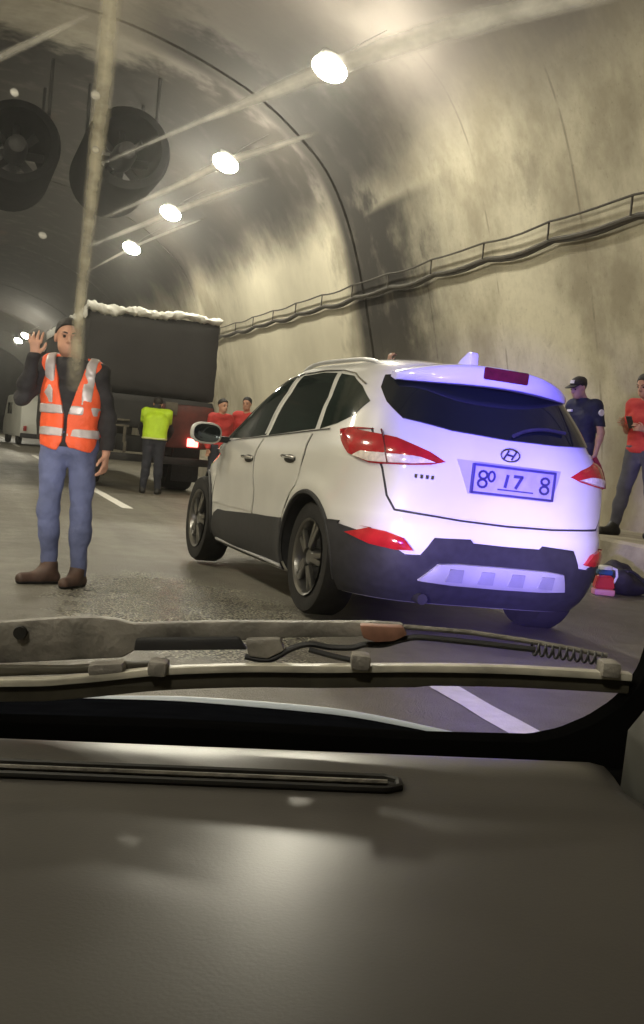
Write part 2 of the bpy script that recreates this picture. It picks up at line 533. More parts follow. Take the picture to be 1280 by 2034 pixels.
def interp(x, xs, ys):
    """monotone-ish cubic (pchip) interpolation"""
    xs = np.array(xs, float)
    ys = np.array(ys, float)
    h = np.diff(xs)
    d = np.diff(ys) / h
    s = np.zeros_like(ys)
    for i in range(1, len(xs) - 1):
        if d[i - 1] * d[i] > 0:
            w1, w2 = 2 * h[i] + h[i - 1], h[i] + 2 * h[i - 1]
            s[i] = (w1 + w2) / (w1 / d[i - 1] + w2 / d[i])
    s[0], s[-1] = d[0], d[-1]
    x = np.clip(np.asarray(x, float), xs[0], xs[-1])
    i = np.clip(np.searchsorted(xs, x) - 1, 0, len(xs) - 2)
    t = (x - xs[i]) / h[i]
    return ((1 + 2 * t) * (1 - t) ** 2 * ys[i] + t * (1 - t) ** 2 * h[i] * s[i]
            + t * t * (3 - 2 * t) * ys[i + 1] + t * t * (t - 1) * h[i] * s[i + 1])


# ================================================================== THE TUNNEL
PROF = [(7.72, 0.0), (7.70, 0.8), (7.62, 1.7), (7.34, 3.02), (6.95, 4.36), (6.59, 5.30), (6.14, 6.05),
        (5.61, 6.55), (5.0, 6.99), (4.32, 7.33), (3.3, 7.70), (2.1, 7.98), (0.6, 8.10)]
XC = 0.6
_p = smooth_path([(a, b, 0) for a, b in PROF], 4)
HALF = [(float(q[0]), float(q[1])) for q in _p]
FULL = HALF + [(2 * XC - a, b) for a, b in HALF[::-1][1:]]


def wall_x(z):
    zs = [b for a, b in HALF]
    xs = [a for a, b in HALF]
    return float(np.interp(z, zs, xs))


tunnel = thing('tunnel', 'curved concrete road tunnel lining with dark soot stains and lit lamps along it', 'tunnel')


def lining(y0, y1):
    n = len(FULL)
    V, Fc = [], []
    ny = max(2, int((y1 - y0) / 2.0))
    rows = [y0 + (y1 - y0) * i / ny for i in range(ny + 1)]
    # the ends turn outward into the joint
    prof = [(rows[0], 0.12)] + [(y, 0.0) for y in rows] + [(rows[-1], 0.12)]
    for y, off in prof:
        for x, z in FULL:
            d = math.hypot(x - XC, z - 2.5)
            V.append((x + off * (x - XC) / d, y, z + off * (z - 2.5) / d))
    for j in range(len(prof) - 1):
        for i in range(n - 1):
            Fc.append((j * n + i, j * n + i + 1, (j + 1) * n + i + 1, (j + 1) * n + i))
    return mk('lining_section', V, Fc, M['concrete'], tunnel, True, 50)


def rib(y, w, off=0.10):
    V, Fc = [], []
    n = len(FULL)
    for yy in (y - w, y + w):
        for x, z in FULL:
            d = math.hypot(x - XC, z - 2.5)
            V.append((x + off * (x - XC) / d, yy, z + off * (z - 2.5) / d))
    for i in range(n - 1):
        Fc.append((i, i + 1, n + i + 1, n + i))
    return mk('joint_seal', V, Fc, M['joint'], tunnel)


cuts = [-24.0, -8.0, 6.0, 20.0, 34.0, 48.0, 62.0, 76.0, 90.0, 110.0]
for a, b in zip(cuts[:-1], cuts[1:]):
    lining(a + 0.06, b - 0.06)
for c in cuts[1:-1]:
    rib(c, 0.08)
# the tunnel curves out of sight: a closing wall of dark lining at each far end
for y in (110.2, -24.2):
    mk('end_lining', [(x, y, z) for x, z in FULL], [tuple(range(len(FULL)))], M['joint'], tunnel, False)

# ------------------------------------------------------------------ road
def sheet(name, x0, x1, y0, y1, z, m, step=4.0):
    nx = max(1, int((x1 - x0) / step))
    ny = max(1, int((y1 - y0) / step))
    V = [(x0 + (x1 - x0) * i / nx, y0 + (y1 - y0) * j / ny, z) for j in range(ny + 1) for i in range(nx + 1)]
    Fc = [(j * (nx + 1) + i, j * (nx + 1) + i + 1, (j + 1) * (nx + 1) + i + 1, (j + 1) * (nx + 1) + i) for j in range(ny) for i in range(nx)]
    return mk(name, V, Fc, m, None, False)


road = tag(sheet('road', -7.4, 8.4, -25, 111, 0.0, M['asphalt']), kind='structure')
for a in (-0.6, 15.2, 31.0, 46.0, 62.0):       # lane dashes along the line between two lanes
    L0 = 5.4 if a < 40 else 6.0
    x0 = 2.20 + 0.008 * a
    x1 = 2.20 + 0.008 * (a + L0)
    V, Fc = [], []
    n = 24
    for i in range(n + 1):
        t = i / n
        j1, j2 = rng.normal(0, 0.004, 2)
        x = x0 + (x1 - x0) * t
        V += [(x - 0.078 + j1, a + L0 * t, 0.004), (x + 0.078 + j2, a + L0 * t, 0.004)]
    for i in range(n):
        Fc.append((2 * i, 2 * i + 1, 2 * i + 3, 2 * i + 2))
    tag(mk('lane_marking', V, Fc, M['line'], None, False), kind='structure')

KX = 6.30
WALK = 0.42


def walkway(side):
    if side > 0:
        poly = [(KX, -0.02), (KX, WALK - 0.03), (KX + 0.03, WALK), (8.3, WALK), (8.3, -0.02)]
    else:
        poly = [(-4.9, -0.02), (-4.9, WALK - 0.03), (-4.93, WALK), (-7.3, WALK), (-7.3, -0.02)]
    return tag(extrude_poly('pavement', poly, -24, 110, M['kerb'], None), kind='structure')


walkway(1)
walkway(-1)

# ------------------------------------------------------------------ lamps
def make_lamp(big=1.0):
    t = thing('tunnel_lamp', 'x', 'lamp')
    s = big
    # tilted floodlight: housing, lens below, bracket up to the vault
    rot = Matrix.Rotation(math.radians(18), 3, 'Y')
    box('housing', (0, 0, 0.07), (0.36 * s, 0.30 * s, 0.12), M['lamp_body'], t, 0.03, rot)
    bm = bmesh.new()
    bmesh.ops.create_uvsphere(bm, u_segments=20, v_segments=10, radius=1.0)
    for v in bm.verts:
        v.co = Vector((v.co.x * 0.25 * s, v.co.y * 0.22 * s, v.co.z * 0.15 - 0.045))
    bmesh.ops.rotate(bm, verts=bm.verts, cent=(0, 0, 0), matrix=rot)
    from_bm('lens', bm, M['lamp_lens'], t)
    tube('bracket', [(0.10, 0, 0.10), (0.30, 0.0, 0.30), (0.75, 0.0, 0.62)], 0.005, M['lamp_body'], t, 6)
    return t


def copy_thing(o, loc, rotz=None, label=None, group=None):
    c = o.copy()
    COL.objects.link(c)
    c.location = loc
    if rotz is not None:
        c.rotation_euler = (o.rotation_euler.x, o.rotation_euler.y, rotz)
    if label: c['label'] = label
    if group: c['group'] = group
    for ch in list(o.children):
        d = ch.copy()
        COL.objects.link(d)
        d.parent = c
        for g in list(ch.children):
            e = g.copy()
            COL.objects.link(e)
            e.parent = d
    return c


lamp0 = make_lamp()
LG = 'lamps along the tunnel vault'
spots = [
    (4.50, 14.95, 'largest and nearest lit tunnel lamp high above the white car'),
    (4.49, 21.05, 'lit tunnel lamp second in the row, beyond the soot joint'),
    (4.48, 26.60, 'lit tunnel lamp third in the row, above the truck'),
    (4.46, 32.50, 'lit tunnel lamp fourth and lowest over the truck before the dark stretch'),
    (3.86, 71.2, 'tiny far lit lamp, brighter of the pair beside the raised hand'),
    (3.72, 76.4, 'tiny far lit lamp, left of the pair beside the raised hand'),
]
for i, (x, y, lab) in enumerate(spots):
    if i == 0:
        o = lamp0
        o.location = (x, y, 6.2)
        o['label'] = lab
        o['group'] = LG
    else:
        o = copy_thing(lamp0, (x, y, 6.2), None, lab, LG)
for x, y in ((-3.3, 44.0), (-3.3, 38.0), (-3.3, 14.9), (-3.3, 8.9), (-3.3, 2.9), (-3.3, -3.1)):  # unseen left row; far pair added for the van, rearmost for the man
    copy_thing(lamp0, (x, y, 6.2), None if x > 0 else PI, 'unseen lit tunnel lamp of the left row, giving fill light', 'lamps overhead out of view')

# ------------------------------------------------------------------ jet fans
def make_fan():
    t = thing('jet_fan', 'x', 'jet fan')
    L2 = 1.6
    lathe('casing', [(0.60, -L2), (0.74, -L2 + 0.05), (0.80, -L2 + 0.25), (0.80, L2 - 0.25), (0.74, L2 - 0.05), (0.60, L2), (0.56, L2 - 0.3), (0.56, -L2 + 0.3), (0.60, -L2)], M['fan'], t, 36, 'y')
    lathe('hub', [(0.0, -L2 + 0.1), (0.16, -L2 + 0.2), (0.22, -L2 + 0.6), (0.22, 0.2), (0.0, 0.3)], M['dark_metal'], t, 24, 'y')
    bm = bmesh.new()
    for k in range(8):
        r = Matrix.Rotation(2 * PI * k / 8, 3, 'Y')
        bm_box(bm, r @ Vector((0.38, -0.4, 0)), (0.36, 0.02, 0.16), 0, r @ Matrix.Rotation(0.6, 3, 'X'))
    from_bm('blades', bm, M['dark_metal'], t)
    for sy in (-1.0, 1.0):
        for sx in (-0.55, 0.55):
            tube('hanger', [(sx, sy, 0.55), (sx, sy, 1.75)], 0.035, M['dark_metal'], t, 8)
    return t


fan = make_fan()
fan.location = (2.72, 22.9, 6.20)
fan['label'] = 'dark jet fan under the vault, nearer the lit lamps and behind the pale windscreen streak'
fan['group'] = 'jet fans'
copy_thing(fan, (0.78, 23.6, 6.15), None, 'dark jet fan at the edge of the picture, farther from the lamps', 'jet fans')

# ------------------------------------------------------------------ cables on the wall
tray = thing('cable_rail', 'dark cable rail with thick sagging cable fixed along the concrete wall', 'cable rail')
def rail_pts(z, sag, off):
    out = []
    y = -6.0
    while y <= 60:
        ph = (y % 1.85) / 1.85
        zz = z - sag * 4 * ph * (1 - ph) + 0.012 * math.sin(y * 1.7)
        out.append((wall_x(zz) - off, y, zz))
        y += 0.37
    return out
tube('rail', rail_pts(4.15, 0.03, 0.10), 0.015, M['cable'], tray, 8)
tube('thick_cable', rail_pts(3.94, 0.05, 0.09), 0.034, M['cable'], tray, 8)
tube('thin_cable', rail_pts(3.92, 0.07, 0.08), 0.022, M['cable'], tray, 8)
y = -5.55
while y < 40:
    box('bracket', (wall_x(4.05) - 0.095, y, 4.045), (0.02, 0.024, 0.22), M['cable'], tray, 0.004)
    y += 1.85
# ================================================================== WHITE SUV
YM = -0.55          # where the rear half of the plan outline meets the front half
NR = 4.6


def nf(z):
    return 3.0 + 4.0 * np.clip((np.asarray(z, float) - 0.90) / 0.2, 0, 1)


def W_(z, y):
    """half width at height z, station y"""
    z = np.asarray(z, float)
    y = np.asarray(y, float)
    lift = 0.10 * np.clip((0.9 - y) / 2.6, 0, 1)          # belt line climbs to the rear
    zz = z - lift * np.clip((z - 0.75) / 0.25, 0, 1) * np.clip((1.60 - z) / 0.3, 0, 1)
    w = interp(zz, [0.18, 0.30, 0.45, 0.60, 0.75, 0.86, 0.94, 1.00, 1.06, 1.20, 1.38, 1.50, 1.58, 1.63, 1.66],
                   [0.82, 0.885, 0.905, 0.912, 0.914, 0.910, 0.897, 0.872, 0.842, 0.788, 0.708, 0.645, 0.580, 0.48, 0.30])
    return w


def YR(z):
    return interp(z, [0.18, 0.30, 0.42, 0.55, 0.66, 0.72, 0.80, 0.95, 1.08, 1.18, 1.30, 1.45, 1.55, 1.61, 1.66],
                     [-1.98, -2.09, -2.15, -2.18, -2.18, -2.155, -2.15, -2.13, -2.09, -2.03, -1.95, -1.84, -1.74, -1.60, -1.25])


def YF(z):
    return interp(z, [0.18, 0.35, 0.55, 0.70, 0.80, 0.88, 0.95, 1.02, 1.10, 1.25, 1.40, 1.52, 1.60, 1.66],
                     [2.05, 2.17, 2.22, 2.18, 2.08, 1.92, 1.68, 1.32, 1.08, 0.80, 0.52, 0.24, -0.02, -0.38])


def skin(phi, z, off=0.0):
    """point on the car's skin; phi: 0 left side, pi/2 rear centre, pi right side, 3pi/2 nose"""
    phi = np.asarray(phi, float)
    z = np.asarray(z, float)
    c, s = np.cos(phi), np.sin(phi)
    rear = s >= 0
    n = np.where(rear, NR, nf(z))
    r = (np.abs(c) ** n + np.abs(s) ** n) ** (-1.0 / n)
    L = np.where(rear, YM - YR(z), YF(z) - YM)
    y = YM - s * r * L
    x = -c * r * W_(z, y)
    # flared arches and a shoulder crease
    for ya in (-1.32, 1.32):
        d = np.sqrt((y - ya) ** 2 + (z - 0.36) ** 2)
        x = x + np.sign(x) * 0.022 * np.exp(-((d - 0.42) / 0.07) ** 2) * (z > 0.2) * (np.abs(c) > 0.3)
    x = x - np.sign(x) * 0.016 * np.exp(-((z - 0.60) / 0.13) ** 2) * np.exp(-(y / 0.9) ** 2)
    return np.stack([x, y, z], -1)


def normal(phi, z):
    e = 1e-3
    a = skin(phi + e, z) - skin(phi - e, z)
    b = skin(phi, z + e) - skin(phi, z - e)
    n = np.cross(b, a)
    n /= np.linalg.norm(n, axis=-1, keepdims=True) + 1e-12
    p = skin(phi, z)
    flip = np.sign(np.sum(n * (p - np.array([0, YM, 0.6])), -1, keepdims=True))
    return n * flip


def S(y, z, side=-1):
    """(phi, z) of a point given in the side view"""
    if y <= YM:
        eta = min(0.9999, (YM - y) / float(YM - YR(z)))
        xi = (1 - eta ** NR) ** (1 / NR)
        ph = math.atan2(eta, xi)
    else:
        eta = min(0.9999, (y - YM) / float(YF(z) - YM))
        xi = (1 - eta ** nf(z)) ** (1 / nf(z))
        ph = -math.atan2(eta, xi)
    return (ph if side < 0 else PI - ph, z)


def B(x, z):
    """(phi, z) of a point given in the rear view, x to the right"""
    w = float(W_(z, YR(z) + 0.05))
    xi = min(0.9999, abs(x) / w)
    eta = (1 - xi ** NR) ** (1 / NR)
    ph = math.atan2(eta, xi)
    return (ph if x < 0 else PI - ph, z)


def patch(name, poly, m, parent, off=0.006, dphi=0.045, dz=0.05, bulge=0.0, skirt=0.02, bulge_w=0.06, angle=35):
    """a panel of the car's skin cut to an outline given in (phi, z), lying OFF proud of it, with turned-in edges"""
    pts = []
    n = len(poly)
    for i in range(n):
        a, b = np.array(poly[i]), np.array(poly[(i + 1) % n])
        k = max(1, int(math.ceil(max(abs(b[0] - a[0]) / dphi, abs(b[1] - a[1]) / dz))))
        for j in range(k):
            pts.append(a + (b - a) * j / k)
    nb = len(pts)
    bd = np.array(pts)
    A = bd
    Bn = np.roll(bd, -1, 0)
    lo, hi = bd.min(0), bd.max(0)
    gp, gz_ = np.meshgrid(np.arange(lo[0] + dphi / 2, hi[0], dphi), np.arange(lo[1] + dz / 2, hi[1], dz))
    g = np.stack([gp.ravel(), gz_.ravel()], -1)
    sc = np.array([1.0, 1.0])

    def bdist(q):
        ab = Bn - A
        t = np.clip(((q[:, None] - A) * ab).sum(-1) / ((ab ** 2).sum(-1) + 1e-12), 0, 1)
        d = q[:, None] - (A + t[..., None] * ab)
        return np.sqrt((d ** 2).sum(-1)).min(1)
    if len(g):
        x, y = g[:, 0:1], g[:, 1:2]
        cond = ((A[:, 1] > y) != (Bn[:, 1] > y)) & (x < (Bn[:, 0] - A[:, 0]) * (y - A[:, 1]) / (Bn[:, 1] - A[:, 1] + 1e-12) + A[:, 0])
        ins = cond.sum(1) % 2 == 1
        g = g[ins]
    if len(g):
        g = g[bdist(g) > 0.35 * min(dphi, dz)]
    allp = np.concatenate([bd, g]) if len(g) else bd
    vo, eo, fo, *_ = delaunay_2d_cdt([Vector(p) for p in allp], [], [list(range(nb))], 1, 1e-6)
    q = np.array([(v.x, v.y) for v in vo])
    nv = len(q)
    if bulge:
        d = bdist(q)
        o = off + bulge * np.clip(d / bulge_w, 0, 1) ** 0.6
    else:
        o = np.full(nv, off)
    P = skin(q[:, 0], q[:, 1]) + normal(q[:, 0], q[:, 1]) * o[:, None]
    bm = bmesh.new()
    vs = [bm.verts.new(p) for p in P]
    for f in fo:
        try:
            bm.faces.new([vs[i] for i in f])
        except ValueError:
            pass
    bm.normal_update()
    if skirt:
        be = [e for e in bm.edges if len(e.link_faces) == 1]
        r = bmesh.ops.extrude_edge_only(bm, edges=be)
        nvv = [v for v in r['geom'] if isinstance(v, bmesh.types.BMVert)]
        src = {}
        for e in bm.edges:
            a, b = e.verts
            if (a in nvv) != (b in nvv) and (a.co - b.co).length < 1e-9:
                src[b if b in nvv else a] = a if b in nvv else b
        cen = Vector((0, -0.3, 0.75))
        bm.verts.ensure_lookup_table()
        idx = {v: i for i, v in enumerate(vs)}
        for v in nvv:
            s0 = src.get(v)
            if s0 is not None and s0 in idx:
                i = idx[s0]
                nn = normal(q[i, 0], q[i, 1])
                v.co = Vector(P[i] - nn * (o[i] + skirt))
    # outward normals
    me = bpy.data.meshes.new(name)
    bmesh.ops.recalc_face_normals(bm, faces=bm.faces)
    nrm = sum(((f.normal * f.calc_area()).dot(f.calc_center_median() - Vector((0, -0.3, 0.8))) for f in bm.faces))
    if nrm < 0:
        bmesh.ops.reverse_faces(bm, faces=bm.faces[:])
    bm.to_mesh(me)
    bm.free()
    o_ = bpy.data.objects.new(name, me)
    COL.objects.link(o_)
    me.materials.append(m)
    o_.parent = parent
    me.polygons.foreach_set('use_smooth', [True] * len(me.polygons))
    me.set_sharp_from_angle(angle=math.radians(angle))
    return o_


def ribbon(name, pts, width, m, parent, off=0.002):
    """thin strip lying on the skin along (phi, z) points"""
    pp = []
    for a, b in zip(pts[:-1], pts[1:]):
        k = max(2, int(max(abs(a[0] - b[0]) / 0.03, abs(a[1] - b[1]) / 0.03)))
        pp += [(a[0] + (b[0] - a[0]) * i / k, a[1] + (b[1] - a[1]) * i / k) for i in range(k)]
    pp.append(pts[-1])
    q = np.array(pp)
    P = skin(q[:, 0], q[:, 1])
    N = normal(q[:, 0], q[:, 1])
    T = np.gradient(P, axis=0)
    Sd = np.cross(T, N)
    Sd /= np.linalg.norm(Sd, axis=1, keepdims=True) + 1e-9
    V = []
    for i in range(len(P)):
        for a, h in ((-1, -0.004), (-0.7, off), (0.7, off), (1, -0.004)):
            V.append(P[i] + Sd[i] * a * width / 2 + N[i] * h)
    Fc = [(4 * i + k, 4 * i + k + 1, 4 * i + 4 + k + 1, 4 * i + 4 + k) for i in range(len(P) - 1) for k in range(3)]
    return mk(name, V, Fc, m, parent)


def mirror_poly(poly):
    return [(PI - a, b) for a, b in poly]


SUV_LOC = (2.93, 7.98, 0.0)
SUV_ROT = math.radians(3.0)
suv = thing('suv', 'white SUV parked askew in the tunnel, its rear lit blue and violet', 'car', SUV_LOC, SUV_ROT, None, math.radians(1.4))

# body shell: stacked plan outlines, closed at floor and roof
zs = np.concatenate([np.linspace(0.20, 1.54, 58), np.linspace(1.56, 1.64, 8), [1.65, 1.657]])
NPH = 200
ph = np.linspace(0, 2 * PI, NPH, endpoint=False)
V = []
for z in zs:
    V.append(skin(ph, np.full(NPH, z)))
V = np.concatenate(V)
Fc = []
for j in range(len(zs) - 1):
    for i in range(NPH):
        i2 = (i + 1) % NPH
        Fc.append((j * NPH + i2, j * NPH + i, (j + 1) * NPH + i, (j + 1) * NPH + i2))
Fc.append(tuple(range(NPH)))
top = (len(zs) - 1) * NPH
Fc.append(tuple(range(top, top + NPH))[::-1])
body = mk('body', V, Fc, M['white_paint'], suv, True, 60)

# wheel openings cut out of the shell
def cut_arch(y, x0, x1, r=0.385):
    V, Fc = lathe_geo([(0.0, x0), (r, x0), (r, x1), (0.0, x1)], 48, 'x')
    bm = bmesh.new()
    vs = [bm.verts.new((v[0], v[1] + y, v[2] + 0.355)) for v in V]
    for f in Fc:
        bm.faces.new([vs[i] for i in f])
    bmesh.ops.remove_doubles(bm, verts=bm.verts, dist=1e-5)
    bmesh.ops.recalc_face_normals(bm, faces=bm.faces)
    me = bpy.data.meshes.new('cutter')
    bm.to_mesh(me)
    bm.free()
    me.materials.append(M['black_plastic'])
    c = bpy.data.objects.new('cutter', me)
    COL.objects.link(c)
    c.parent = suv
    return c


body.data.materials.append(M['black_plastic'])
cutters = []
for ya in (-1.32, 1.32):
    for x0, x1 in ((-1.1, -0.60), (0.60, 1.1)):
        c = cut_arch(ya, x0, x1)
        cutters.append(c)
        md = body.modifiers.new('arch', 'BOOLEAN')
        md.operation = 'DIFFERENCE'
        md.solver = 'EXACT'
        md.material_mode = 'TRANSFER'
        md.object = c
bpy.context.view_layer.update()
dg = bpy.context.evaluated_depsgraph_get()
nm = bpy.data.meshes.new_from_object(body.evaluated_get(dg))
body.modifiers.clear()
body.data = nm
for c in cutters:
    bpy.data.objects.remove(c, do_unlink=True)
try:
    nm.set_sharp_from_angle(angle=math.radians(50))
except Exception:
    pass

# ---- windows ------------------------------------------------------------
def belt(y):
    return 1.015 + 0.155 * min(1, max(0, (0.95 - y) / 2.5)) ** 1.15

def side_windows(side):
    s = side
    fw = [(0.98, 1.035), (0.70, 1.215), (0.40, 1.385), (0.12, 1.485), (-0.14, 1.52), (-0.16, 1.40), (-0.17, belt(-0.16) + .004), (0.4, belt(0.4))]
    rw = [(-0.24, belt(-0.24)), (-0.235, 1.40), (-0.225, 1.525), (-0.6, 1.54), (-0.86, 1.53), (-1.02, 1.36), (-1.10, belt(-1.1) + .004)]
    qw = [(-1.185, belt(-1.18)), (-1.09, 1.36), (-0.955, 1.522), (-1.2, 1.50), (-1.42, 1.43), (-1.62, 1.335), (-1.55, 1.24), (-1.4, 1.185)]
    for nm_, pl in (('front_side_window', fw), ('rear_side_window', rw), ('quarter_window', qw)):
        patch(nm_, [S(y, z, s) for y, z in pl], M['side_glass'], suv, 0.004, 0.04, 0.04)

side_windows(-1)
side_windows(1)
# bright trim under and over the glass (left)
for s in (-1, 1):
    ribbon('window_trim', [S(y, belt(y) - 0.012, s) for y in np.linspace(0.9, -1.35, 24)], 0.016, M['chrome'], suv, 0.008)
    ribbon('window_trim', [S(y, z, s) for y, z in ((1.0, 1.045), (0.72, 1.228), (0.41, 1.40), (0.12, 1.50), (-0.2, 1.54), (-0.6, 1.553), (-0.95, 1.543), (-1.2, 1.515), (-1.45, 1.44))], 0.014, M['chrome'], suv, 0.008)
    ribbon('pillar_trim', [S(-0.165, belt(-0.2) + 0.01, s), S(-0.155, 1.4, s), S(-0.14, 1.51, s)], 0.028, M['white_paint'], suv, 0.010)
    ribbon('door_gap', [S(-0.2, belt(-0.2) - 0.03, s), S(-0.21, 0.7, s), S(-0.197, 0.5, s)], 0.016, M['gap'], suv, 0.0025)
    ribbon('door_gap', [S(-1.115, belt(-1.1) - 0.03, s), S(-1.14, 0.98, s), S(-1.075, 0.80, s), S(-0.93, 0.62, s)], 0.014, M['gap'], suv, 0.0025)
    ribbon('door_gap', [S(0.915, 0.52, s), S(0.945, 0.75, s), S(0.915, belt(0.9) - 0.03, s)], 0.016, M['gap'], suv, 0.0025)
# windscreen at the front
patch('windscreen', [(1.5 * PI - 0.62, 1.12), (1.5 * PI + 0.62, 1.12), (1.5 * PI + 0.52, 1.50), (1.5 * PI - 0.52, 1.50)], M['tint'], suv, 0.004, 0.05, 0.05)

# ---- doors: slightly proud panels, their gaps between ---------------------
def arch_pts(yc, r, a0, a1, k=7):
    return [(yc + r * math.cos(a), 0.355 + r * math.sin(a)) for a in np.linspace(a0, a1, k)]

for s in (-1, 1):
    fd = [(0.90, 0.52), (0.93, 0.75), (0.90, belt(0.9) - 0.03), (0.3, belt(0.3) - 0.025), (-0.185, belt(-0.18) - 0.025), (-0.195, 0.7), (-0.18, 0.53)]
    rd = [(-0.215, 0.53), (-0.225, 0.7), (-0.215, belt(-0.22) - 0.025), (-0.7, belt(-0.7) - 0.025), (-1.10, belt(-1.1) - 0.025), (-1.13, 1.0)] + arch_pts(-1.32, 0.475, math.radians(62), math.radians(18), 5)
    d1 = patch('front_door', [S(y, z, s) for y, z in fd], M['white_paint'], suv, 0.006, 0.05, 0.05)
    d2 = patch('rear_door', [S(y, z, s) for y, z in rd], M['white_paint'], suv, 0.006, 0.05, 0.05)
    for d_, yh in ((d1, -0.02), (d2, -0.90)):
        pz = 0.905 + (0.035 if yh < -0.5 else 0)
        a = skin(*S(yh, pz, s))
        n_ = normal(*S(yh, pz, s))
        cup = patch('handle_recess', [S(yh + 0.11 * math.cos(w), pz + 0.028 * math.sin(w) - 0.004, s) for w in np.linspace(0, 2 * PI, 14, endpoint=False)], M['black_plastic'], d_, 0.008, 0.03, 0.03, skirt=0.008)
        hb = tube('handle', [a + n_ * 0.012 + np.array([0, 0.105, 0.004]), a + n_ * 0.036 + np.array([0, 0.07, 0.006]), a + n_ * 0.038 + np.array([0, -0.07, 0.006]), a + n_ * 0.012 + np.array([0, -0.105, 0.004])], 0.012, M['chrome'], d_, 8)
    # black lower cladding and sill
    cl = [(0.885, 0.215), (-0.885, 0.215), (-0.925, 0.355), (-0.915, 0.45), (-0.89, 0.55), (-0.3, 0.525), (0.5, 0.48), (0.74, 0.475), (0.84, 0.44), (0.89, 0.36)]
    patch('sill_cladding', [S(y, z, s) for y, z in cl], M['black_plastic'], suv, 0.010, 0.05, 0.05, skirt=0.02)
    a0 = skin(*S(0.85, 0.235, s)); a1 = skin(*S(-0.88, 0.235, s))
    tube('sill_strip', [a0 + np.array([0.012 * s, 0, 0]), a1 + np.array([0.012 * s, 0, 0])], 0.012, M['grey_plastic'], suv, 8)
    # arch lips
    for yc in (-1.32, 1.32):
        q = []
        for a in np.linspace(math.radians(-12), math.radians(192), 40):
            y_, z_ = yc + 0.395 * math.cos(a), 0.355 + 0.395 * math.sin(a)
            q.append(tuple(skin(*S(y_, max(0.2, z_), s)) + np.array([0.004 * s, 0, 0])))
        tube('arch_lip', q, 0.016, M['black_plastic'] if yc < 9 else M['white_paint'], suv, 6)

# ---- tail: tailgate panel, lights, bumper ---------------------------------
tg = [B(-0.66, 0.735), B(-0.70, 0.80), B(-0.725, 0.95), B(-0.74, 1.10), B(-0.73, 1.17), B(-0.35, 1.17), B(0.0, 1.168), B(0.35, 1.17), B(0.73, 1.17), B(0.74, 1.10), B(0.725, 0.95), B(0.70, 0.80), B(0.66, 0.735), B(0.3, 0.715), B(0, 0.71), B(-0.3, 0.715)]
tailgate = patch('tailgate', tg, M['white_paint'], suv, 0.008, 0.035, 0.04, skirt=0.02)
ribbon('tailgate_gap', [B(-0.745, 1.17), B(-0.755, 1.1), B(-0.738, 0.95), B(-0.713, 0.80), B(-0.672, 0.725), B(-0.3, 0.703), B(0, 0.697), B(0.3, 0.703), B(0.672, 0.725), B(0.713, 0.80), B(0.738, 0.95), B(0.755, 1.1), B(0.745, 1.17)], 0.016, M['gap'], suv, 0.003)
rw = [B(-0.61, 1.245), B(-0.35, 1.205), B(0, 1.19), B(0.35, 1.195), B(0.66, 1.215), B(0.665, 1.30), B(0.625, 1.42), B(0.60, 1.50), B(0.3, 1.53), B(0, 1.54), B(-0.3, 1.53), B(-0.60, 1.50), B(-0.645, 1.42), B(-0.655, 1.33)]
rear_window = patch('rear_window', rw, M['tint'], suv, 0.010, 0.04, 0.04)
# rear wiper and its hub
wp = [skin(*B(x, z)) + normal(*B(x, z)) * 0.03 for x, z in ((0.04, 1.205), (0.14, 1.245), (0.27, 1.268), (0.42, 1.265))]
rwp = tube('rear_wiper', smooth_path(wp, 6), 0.011, M['black_plastic'], suv, 8)
tl = [S(-1.50, 1.145), S(-1.62, 1.165), S(-1.80, 1.165), B(-0.80, 1.155), B(-0.66, 1.125), B(-0.50, 1.065), B(-0.415, 1.02), B(-0.50, 0.995), B(-0.62, 0.98), B(-0.74, 0.97), S(-1.90, 0.968), S(-1.72, 1.01), S(-1.60, 1.075)]
cl_ = [B(-0.48, 1.005), B(-0.60, 0.988), B(-0.73, 0.977), S(-1.90, 0.975), S(-1.78, 0.998), S(-1.84, 1.03), B(-0.74, 1.035), B(-0.60, 1.035)]
for mir in (0, 1):
    f = mirror_poly if mir else (lambda p: p)
    tlo = patch('tail_light', f(tl), M['red_lens'], suv, 0.012, 0.025, 0.025, bulge=0.022, bulge_w=0.05)
    patch('clear_lens', f(cl_), M['clear_lens'], tlo, 0.030, 0.025, 0.025, bulge=0.008, bulge_w=0.03, skirt=0.022)
    ribbon('light_divider', f([B(-0.71, 1.15), B(-0.715, 1.06), B(-0.71, 0.975)]), 0.012, M['dark_red_lens'], tlo, 0.037)
    rf = [B(-0.565, 0.515), B(-0.62, 0.575), B(-0.70, 0.60), B(-0.80, 0.61), S(-1.99, 0.61), B(-0.84, 0.56), B(-0.76, 0.52), B(-0.65, 0.508)]
    patch('reflector', f(rf), M['red_lens'], suv, 0.022, 0.03, 0.025, bulge=0.01, skirt=0.02)
# black lower bumper, one wrap-around piece
yl = -1.32 - 0.415
AR = [(-1.32 - 0.402 * math.cos(a), 0.355 + 0.402 * math.sin(a)) for a in np.linspace(math.radians(-20), math.radians(40), 7)]
half_b = [S(y, z) for y, z in AR] + [S(-1.75, 0.618), B(-0.86, 0.60), B(-0.74, 0.565), B(-0.60, 0.485), B(-0.52, 0.49), B(-0.455, 0.595), B(-0.24, 0.605), B(-0.22, 0.585), B(0, 0.582)]
bp_ = half_b + mirror_poly(half_b)[::-1][1:] + [B(0.6, 0.215), B(0, 0.215), B(-0.6, 0.215)]
patch('lower_bumper', bp_, M['black_plastic'], suv, 0.014, 0.035, 0.04, skirt=0.02)
sk = [B(-0.50, 0.355), B(-0.41, 0.455), B(-0.3, 0.465), B(0, 0.467), B(0.3, 0.465), B(0.41, 0.455), B(0.46, 0.355), B(0.3, 0.345), B(0, 0.342), B(-0.3, 0.345)]
